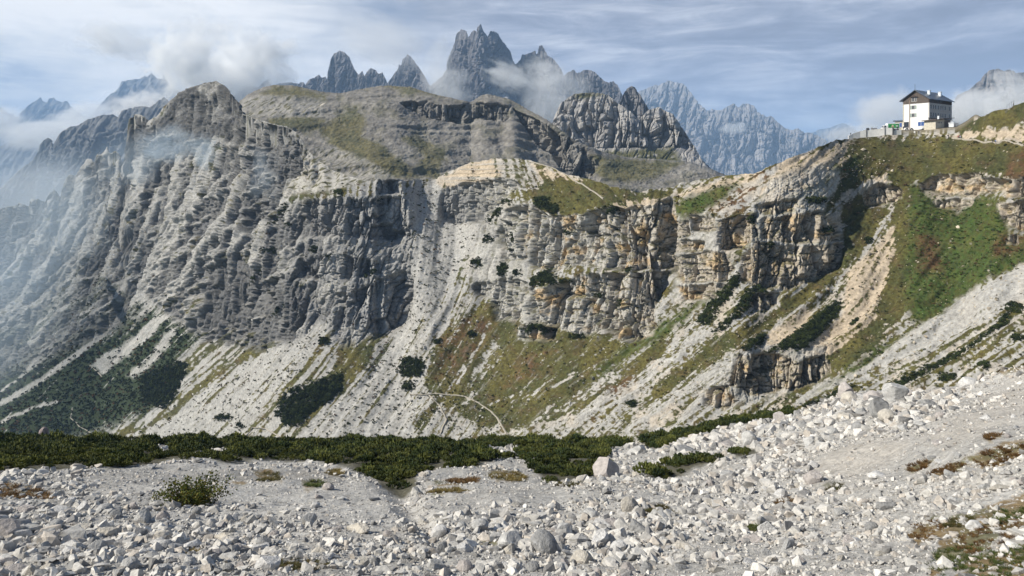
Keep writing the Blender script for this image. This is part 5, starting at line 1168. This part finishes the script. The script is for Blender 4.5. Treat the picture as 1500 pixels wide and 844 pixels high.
# people: one continuous skinned figure each
def person(px, py, back, top, legs, facing, label, h=1.74, stride=.18, pack=None):
    P = at(px, py, back) if isinstance(back, (int, float)) else np.array(back)
    J = [(0,0,.95),(0,0,1.2),(0,0,1.42),(0,0,1.52),(0,-.02,1.66),(0,-.02,1.74),(.10,0,.90),(.12,-stride,.50),(.12,-stride*.8,.08),(.12,-stride-.14,.04),(-.10,0,.90),(-.12,stride*.6,.50),(-.12,stride*1.3,.10),(-.12,stride*1.0,.05),
         (.19,0,1.40),(.25,.06,1.13),(.24,-.08,.92),(.24,-.12,.84),(-.19,0,1.40),(-.25,-.03,1.13),(-.23,-.16,.94),(-.23,-.20,.87)]
    Ed = [(0,1),(1,2),(2,3),(3,4),(4,5),(0,6),(6,7),(7,8),(8,9),(0,10),(10,11),(11,12),(12,13),(2,14),(14,15),(15,16),(16,17),(2,18),(18,19),(19,20),(20,21)]
    Rr = [.15,.15,.16,.06,.105,.09,.10,.07,.05,.04,.10,.07,.05,.04,.07,.05,.04,.035,.07,.05,.04,.035]
    me = bpy.data.meshes.new('person'); me.from_pydata([(a*h/1.74, b_*h/1.74, c*h/1.74) for a, b_, c in J], Ed, []); o = bpy.data.objects.new('person', me); C.objects.link(o)
    md = o.modifiers.new('s', 'SKIN'); sv = me.skin_vertices[0].data
    for i, r_ in enumerate(Rr): sv[i].radius = (r_, r_*.85)
    sv[0].use_root = True; o.modifiers.new('d', 'SUBSURF').levels = 1
    dg = bpy.context.evaluated_depsgraph_get(); ev = bpy.data.meshes.new_from_object(o.evaluated_get(dg)); bpy.data.objects.remove(o); bpy.data.meshes.remove(me)
    ev.name = 'person'; skin = plain('skin', (.45,.28,.20), .7); ms = [skin, plain('jacket', top, .9), plain('trousers', legs, .9), plain('hair', (.03,.02,.015), .9)]
    ev.materials.clear(); [ev.materials.append(m_) for m_ in ms]
    for f in ev.polygons:
        z_ = f.center[2]/h*1.74; y_ = f.center[1]
        f.material_index = 2 if z_ < .93 and abs(f.center[0]) < .2 else (1 if z_ < 1.5 and z_ > .9 else (3 if z_ > 1.68 or (z_ > 1.55 and y_ > .03) else 0)); f.use_smooth = True
    ob_ = link('person', ev, None, P); ob_.rotation_euler = (0, 0, facing); tag(ob_, label, 'person', 'hikers around the hut')
    if pack:
        b = MB(); b.box((-.15, .13, 1.0), (.15, .33, 1.48)); b.build('backpack', plain('pack_cloth', pack, .9), ob_, bevel=.04)
PALE, DK = (.60,.57,.52), (.03,.03,.04)
person(1386, 203.3, -4., PALE, (.30,.27,.22), 1.6, 'hiker in pale shirt on the road under the outbuilding, beside a dark clad hiker'); person(1389.5, 203.5, -4., DK, DK, 1.2, 'dark clad hiker beside the pale shirted one on the road', pack=(.05,.05,.06))
person(1404, 204.6, -4., (.55,.24,.22), (.05,.06,.13), 1.7, 'hiker in reddish top right of the pair under the outbuilding', pack=(.25,.05,.06)); person(1406.8, 204.8, -4., (.30,.28,.42), (.06,.06,.09), 1.5, 'hiker in lilac top close behind the reddish one')
def on_face(px, py): return msample([px], [py])[0]+np.array([0, -.3, .05])
person(1453, 210, on_face(1453, 210.), DK, (.05,.05,.06), 1.4, 'dark clad hiker on the path along the right slope'); person(1457, 210, on_face(1457, 210.), (.70,.70,.72), (.10,.12,.22), 1.9, 'hiker in white top on the path along the right slope', pack=(.12,.16,.35))
person(1346, 197.3, 1.2, (.04,.04,.05), (.02,.02,.03), .3, 'dark clad hiker standing left of the tan stone wall', stride=.05)
for i, (px_, tp, lb) in enumerate(((1315, (.05,.05,.06), 'dark clad person at the wing of the hut, leftmost of the parking group'), (1319.5, (.42,.40,.38), 'person in grey top in the parking group at the hut'), (1323.5, (.04,.05,.08), 'person in navy jacket in the middle of the parking group'), (1330, (.10,.05,.05), 'person in dark red jacket at the right of the parking group'))):
    person(px_, 190.2, 8., tp, DK, i*1.3, lb, stride=.06)
person(1246, 200.5, 11., (.03,.04,.06), DK, 2., 'person looking over the left end of the concrete wall', stride=.05); person(1261, 197.5, 8.2, (.05,.07,.22), DK, -1.2, 'person in blue leaning over the sloping concrete wall', stride=.05)
# motorbikes by the entrance
def motorbike(px, label):
    P = at(px, 190., 8.5); c = empty('motorbike', P, .3); tag(c, label, 'motorbike', 'motorbikes by the hut door')
    for x_ in (0., 1.4):
        b = MB(); b.cyl((x_, -.06, .31), (x_, .06, .31), .31, 14); w_ = b.build('wheel', tyre_m, c); b = MB(); b.cyl((x_, -.075, .31), (x_, .075, .31), .16, 10); b.build('rim', rim_m, w_)
    b = MB(); b.prism([(.35,.35),(1.0,.35),(1.15,.8),(.95,.95),(.45,.98),(.3,.75)], 1, -.14, .14); b.build('engine_and_tank', dark_m, c, bevel=.03); b = MB(); b.prism([(.9,.82),(1.6,.92),(1.6,1.0),(.9,.93)], 1, -.12, .12); b.build('seat', tyre_m, c)
    b = MB(); b.cyl((0, 0, .31), (.28, 0, 1.0), .035); b.build('fork', rim_m, c); b = MB(); b.cyl((.28, -.38, 1.03), (.28, .38, 1.03), .02); b.build('handlebar', dark_m, c)
motorbike(1326.5, 'dark motorbike parked at the hut door, left of its twin'); motorbike(1333.5, 'dark motorbike parked nearest the white gable')
# rail and hiker on the skyline to the right
yr = ridgeY(1480); fp = empty('railing', pt(1475, 158.7, yr)); tag(fp, 'low grey metal railing on the grassy skyline at the far right', 'railing')
for i in range(4):
    dx = i*3.4*yr/F0; b = MB(); b.cyl((dx, 0, -1.2+i*.9), (dx, 0, 1.3+i*.55), .06); b.build('post', plain('rail_metal', (.25,.28,.33), .5, .5), fp)
b = MB(); b.cyl((0, 0, 1.2), (10.2*yr/F0, 0, 2.85), .05); b.build('rail', plain('rail_metal', (.25,.28,.33), .5, .5), fp)
person(1484.5, 157.0, .5, DK, DK, 1., 'small dark figure on the grassy skyline beside the railing')
# gravel yard on the terrace
V = []; cols_ = np.linspace(1296, 1432, 40)
for px_ in cols_:
    Y = ridgeY(px_); zt = np.interp(px_, M.xs, M.P[-1, :, 2]+TERR)
    for k, bk in enumerate((6.6, 20, 34, 47)): V.append(((px_-CX)/F0*(Y+bk), Y+bk, zt+.05-.3-.3*k/3))
tag(link('parking_lot', raw_mesh('parking_lot', np.array(V), grid_faces(40, 4), asphalt)), kind='structure')
# ------------------------------------------------------------------ mist and low cloud among the mountains
def mist_cloud_mat(name, dens, freq, thr, seed, soft=.16, stretch=(1, 1, 1), Yd=1e4):
    m, nt, N, L = nodes(name); out = N('ShaderNodeOutputMaterial'); pv = N('ShaderNodeVolumePrincipled'); pv.inputs['Color'].default_value = ((.72, .86, 1., 1) if Yd < 700 else (1., 1., 1., 1)); pv.inputs['Anisotropy'].default_value = 0.
    tc = N('ShaderNodeTexCoord'); ln = N('ShaderNodeVectorMath', operation='LENGTH'); L(tc.outputs['Object'], ln.inputs[0])
    mp = N('ShaderNodeMapping'); mp.inputs['Location'].default_value = (seed*3.7, seed*1.3, seed*2.1); mp.inputs['Scale'].default_value = stretch; L(tc.outputs['Object'], mp.inputs['Vector'])
    nz_ = N('ShaderNodeTexNoise', i_Scale=freq, i_Detail=8., i_Roughness=.6, i_Distortion=.6); L(mp.outputs[0], nz_.inputs['Vector'])
    # noise minus the distance from the middle: ragged towards the rim
    a = N('ShaderNodeMath', operation='MULTIPLY_ADD'); a.inputs[1].default_value = -.42; L(ln.outputs['Value'], a.inputs[0]); L(nz_.outputs['Fac'], a.inputs[2])
    mr = N('ShaderNodeMapRange', interpolation_type='SMOOTHSTEP'); L(a.outputs[0], mr.inputs['Value'])
    for k_, v_ in (('From Min', thr), ('From Max', thr+soft), ('To Min', 0.), ('To Max', dens)): mr.inputs[k_].default_value = v_
    fo = N('ShaderNodeMapRange'); L(ln.outputs['Value'], fo.inputs['Value'])
    for k_, v_ in (('From Min', 1.), ('From Max', .6), ('To Min', 0.), ('To Max', 1.)): fo.inputs[k_].default_value = v_
    mu = N('ShaderNodeMath', operation='MULTIPLY'); L(mr.outputs[0], mu.inputs[0]); L(fo.outputs[0], mu.inputs[1]); L(mu.outputs[0], pv.inputs['Density']); L(pv.outputs[0], out.inputs['Volume'])
    return m
bm = bmesh.new(); bmesh.ops.create_icosphere(bm, subdivisions=2, radius=1.); ms_ = bpy.data.meshes.new('mist_cloud'); bm.to_mesh(ms_); bm.free()
MIST_CLOUDS = [ # px, py, distance, half sizes in photo pixels (x, z), depth half size in metres, density, frequency, threshold
 (10,330,640,170,150,110,.0027,1.0,.02), (-70,470,600,190,160,110,.0026,1.1,.04), (110,300,600,90,110,60,.0026,1.4,.10),
 (245,212,540,62,40,22,.022,1.9,.16), (305,222,520,46,36,20,.022,2.2,.17), (190,235,560,60,50,25,.010,1.8,.12), (385,255,380,40,60,14,.012,1.8,.18),
 (262,92,2300,95,95,110,.034,3.4,.27), (365,98,2500,130,105,120,.030,3.2,.27), (212,160,2900,80,44,110,.022,3.2,.22), (150,60,2700,70,40,100,.016,3.6,.29), (300,60,2600,90,70,100,.012,3.4,.27), (315,120,2400,70,40,120,.012,1.9,.06), (180,60,3000,70,40,150,.006,2.2,.16),  # cumulus clouds standing behind the left knob
 (75,196,4200,90,30,250,.006,2.0,.10), (-10,180,4600,60,30,250,.006,2.,.10), (130,172,5000,60,28,250,.006,2.,.1), (60,300,2300,120,80,200,.0018,1.3,.02),
 (640,95,2650,26,60,100,.004,1.8,.12), (655,130,2500,50,45,110,.005,2.2,.15), (745,112,2450,60,28,90,.009,2.2,.16), (812,150,2450,75,62,110,.007,2.0,.13), (800,105,2450,45,32,90,.007,2.2,.17), (560,60,2900,90,50,150,.003,1.6,.08),
 (940,190,4800,60,26,200,.003,2.,.12),(1075,188,5600,30,12,150,.004,2.,.14),
 (1296,162,1500,55,42,90,.010,1.7,.07), (1250,198,1700,60,22,80,.008,1.8,.1), (1425,160,2050,60,38,110,.012,1.9,.08), (1490,150,1900,60,34,100,.011,1.8,.08), (1480,120,2100,40,20,90,.009,2.2,.16)]
for i, (px, py, Y, rx, rz, ry, dens, fr, thr) in enumerate(MIST_CLOUDS):
    ms = ms_.copy(); ms.name = 'mist_cloud'; ms.materials.append(mist_cloud_mat('mist_cloud', dens, fr, thr, i+1, Yd=Y)); o = link('mist_cloud', ms, None, pt(px, py, Y)); o.scale = (rx*Y/F0, ry, rz*Y/F0); o.rotation_euler = (0, .35 if py < 130 else -.1, 0); tag(o, kind='stuff')
# ------------------------------------------------------------------ sky, sun, air, camera
SUN_DIR = np.array((-.78, -.15, .60)); SUN_DIR /= np.linalg.norm(SUN_DIR)
sun_el = math.asin(SUN_DIR[2]); sun_az = math.atan2(SUN_DIR[0], SUN_DIR[1])
sd = bpy.data.lights.new('sun', 'SUN'); sd.energy = 5.0; sd.angle = math.radians(.55); sd.color = (1., .94, .82)
so = bpy.data.objects.new('sun', sd); C.objects.link(so); so.location = (-500, 100, 900)
so.rotation_euler = (math.pi/2-sun_el, 0, math.pi-sun_az)

W = bpy.data.worlds.new('World'); bpy.context.scene.world = W; W.use_nodes = True
nt = W.node_tree; nt.nodes.clear(); L = nt.links.new
N = lambda t, **k: _nn(nt, t, **k)
out = N('ShaderNodeOutputWorld'); bg = N('ShaderNodeBackground', i_Strength=.064)
sky = N('ShaderNodeTexSky'); sky.sky_type = 'NISHITA'; sky.sun_disc = False
sky.sun_elevation = sun_el; sky.sun_rotation = sun_az % (2*math.pi); sky.altitude = 2300
tc = N('ShaderNodeTexCoord')
def vmap(sx, sy, sz, rot=0.):
    m = N('ShaderNodeMapping'); m.inputs['Scale'].default_value = (sx, sy, sz); m.inputs['Rotation'].default_value = (0, rot, 0)
    L(tc.outputs['Generated'], m.inputs['Vector']); return m.outputs[0]
def nz(vec, sc, det=8., ro=.55, dis=0.):
    n = N('ShaderNodeTexNoise', i_Scale=sc, i_Detail=det, i_Roughness=ro, i_Distortion=dis); L(vec, n.inputs['Vector']); return n.outputs['Fac']
def math2(op, a, b):
    m = N('ShaderNodeMath', operation=op)
    for i, v in ((0, a), (1, b)):
        if isinstance(v, (int, float)): m.inputs[i].default_value = v
        else: L(v, m.inputs[i])
    return m.outputs[0]
def ramp(v, pts):
    r = N('ShaderNodeValToRGB'); e = r.color_ramp.elements
    while len(e) < len(pts): e.new(.5)
    for q, (p, c) in zip(e, pts): q.position = p; q.color = (*c, 1) if len(c) == 3 else c
    L(v, r.inputs[0]); return r.outputs[0]
def mixc(f, a, b):
    m = N('ShaderNodeMix', data_type='RGBA'); 
    for i, v in ((0, f), (6, a), (7, b)):
        if isinstance(v, (int, float)): m.inputs[i].default_value = v
        elif isinstance(v, tuple): m.inputs[i].default_value = (*v, 1)
        else: L(v, m.inputs[i])
    return m.outputs[2]
sep = N('ShaderNodeSeparateXYZ'); L(tc.outputs['Generated'], sep.inputs[0])
band = nz(vmap(1.5, 1.5, 8.5, .03), 2.3, 10., .6, .9)       # long flat layers of stratus
fine = nz(vmap(2.6, 2.6, 17., -.05), 3.2, 10., .64, .8)
big = nz(vmap(1., 1., 4.5), 2.4, 4., .5, .3)
puff = nz(vmap(1., 1., 1.5), 7., 9., .55, .3)               # rounder, towards the sun
left = N('ShaderNodeMapRange'); left.inputs['From Min'].default_value = -.02; left.inputs['From Max'].default_value = -.34
L(sep.outputs['X'], left.inputs['Value'])
dens = math2('ADD', math2('ADD', math2('MULTIPLY', band, .50), math2('MULTIPLY', fine, .30)), math2('MULTIPLY', big, .48))
dens = math2('SUBTRACT', dens, .145)
dens = math2('ADD', dens, math2('MULTIPLY', left.outputs[0], math2('MULTIPLY', math2('SUBTRACT', puff, .42), .55)))
cl_r = ramp(dens, [(.36, (3.19, 3.52, 4.73)), (.45, (3.85, 4.29, 5.72)), (.51, (5.39, 5.94, 7.48)), (.57, (7.70, 8.14, 9.35)), (.64, (10.34, 10.56, 11.11))])
cl_l = ramp(dens, [(.31, (4.62, 5.50, 7.26)), (.38, (6.60, 7.37, 8.80)), (.44, (9.02, 9.46, 10.12)), (.52, (11.00, 11.11, 11.22)), (.60, (12.54, 12.43, 12.32))])
up = N('ShaderNodeMapRange', interpolation_type='SMOOTHSTEP'); L(sep.outputs['Z'], up.inputs['Value'])
for k_, v_ in (('From Min', .07), ('From Max', .22), ('To Min', 0.), ('To Max', .8)): up.inputs[k_].default_value = v_
cl_d = ramp(dens, [(.40, (2.9, 3.1, 3.9)), (.48, (3.7, 4.0, 5.0)), (.54, (5.0, 5.3, 6.3)), (.60, (7.4, 7.7, 8.5)), (.68, (9.6, 9.8, 10.2))])
cl_r = mixc(up.outputs[0], cl_r, cl_d)
clouds = mixc(left.outputs[0], cl_r, cl_l)
cover = ramp(dens, [(.25, (.75,)*3), (.42, (.96,)*3)])
zen = N('ShaderNodeMapRange', interpolation_type='SMOOTHSTEP'); L(sep.outputs['Z'], zen.inputs['Value'])
for k_, v_ in (('From Min', .26), ('From Max', .5), ('To Min', 1.), ('To Max', .12)): zen.inputs[k_].default_value = v_
rear = N('ShaderNodeMapRange', interpolation_type='SMOOTHSTEP'); L(sep.outputs['Y'], rear.inputs['Value'])
for k_, v_ in (('From Min', -.1), ('From Max', .6), ('To Min', .1), ('To Max', 1.)): rear.inputs[k_].default_value = v_
final = mixc(math2('MULTIPLY', math2('MULTIPLY', cover, rear.outputs[0]), zen.outputs[0]), sky.outputs[0], clouds)
L(final, bg.inputs['Color']); L(bg.outputs[0], out.inputs['Surface'])
W.cycles.sampling_method = 'MANUAL'; W.cycles.sample_map_resolution = 512

def box(name, lo, hi, mat):
    me = bpy.data.meshes.new(name); bm = bmesh.new(); bmesh.ops.create_cube(bm, size=1.)
    for v in bm.verts: v.co = [lo[i]+(v.co[i]+.5)*(hi[i]-lo[i]) for i in range(3)]
    bm.to_mesh(me); bm.free(); me.materials.append(mat); return link(name, me)

m, nt2, N2, L2_ = nodes('haze_air')
o2 = N2('ShaderNodeOutputMaterial'); pv = N2('ShaderNodeVolumePrincipled')
pv.inputs['Color'].default_value = (.44, .67, 1., 1); pv.inputs['Density'].default_value = HAZE; pv.inputs['Anisotropy'].default_value = .0
L2_(pv.outputs[0], o2.inputs['Volume'])
if HAZE: tag(box('haze', (-17000, -3200, -520), (17000, 17500, 1150), m), kind='stuff')

cd = bpy.data.cameras.new('camera'); co = bpy.data.objects.new('camera', cd); C.objects.link(co)
co.location = (0, 0, 0); co.rotation_euler = (math.pi/2, 0, 0)
cd.sensor_width = 36; cd.lens = 36*F0/1500; cd.shift_y = -(422-HY)/1500; cd.clip_start = .1; cd.clip_end = 60000
sc = bpy.context.scene; sc.camera = co
sc.view_settings.view_transform = 'Standard'; sc.view_settings.look = 'None'; sc.view_settings.exposure = EXPO; sc.view_settings.gamma = 1
sc.view_settings.use_curve_mapping = False
sc.render.engine = 'CYCLES'; cy = sc.cycles
cy.max_bounces = 18; cy.diffuse_bounces = 2; cy.glossy_bounces = 1; cy.transmission_bounces = 2; cy.volume_bounces = 16; cy.transparent_max_bounces = 6
cy.use_denoising = True; cy.denoiser = 'OPENIMAGEDENOISE'; cy.use_adaptive_sampling = True; cy.adaptive_threshold = .02
cy.volume_step_rate = .6; cy.volume_max_steps = 192
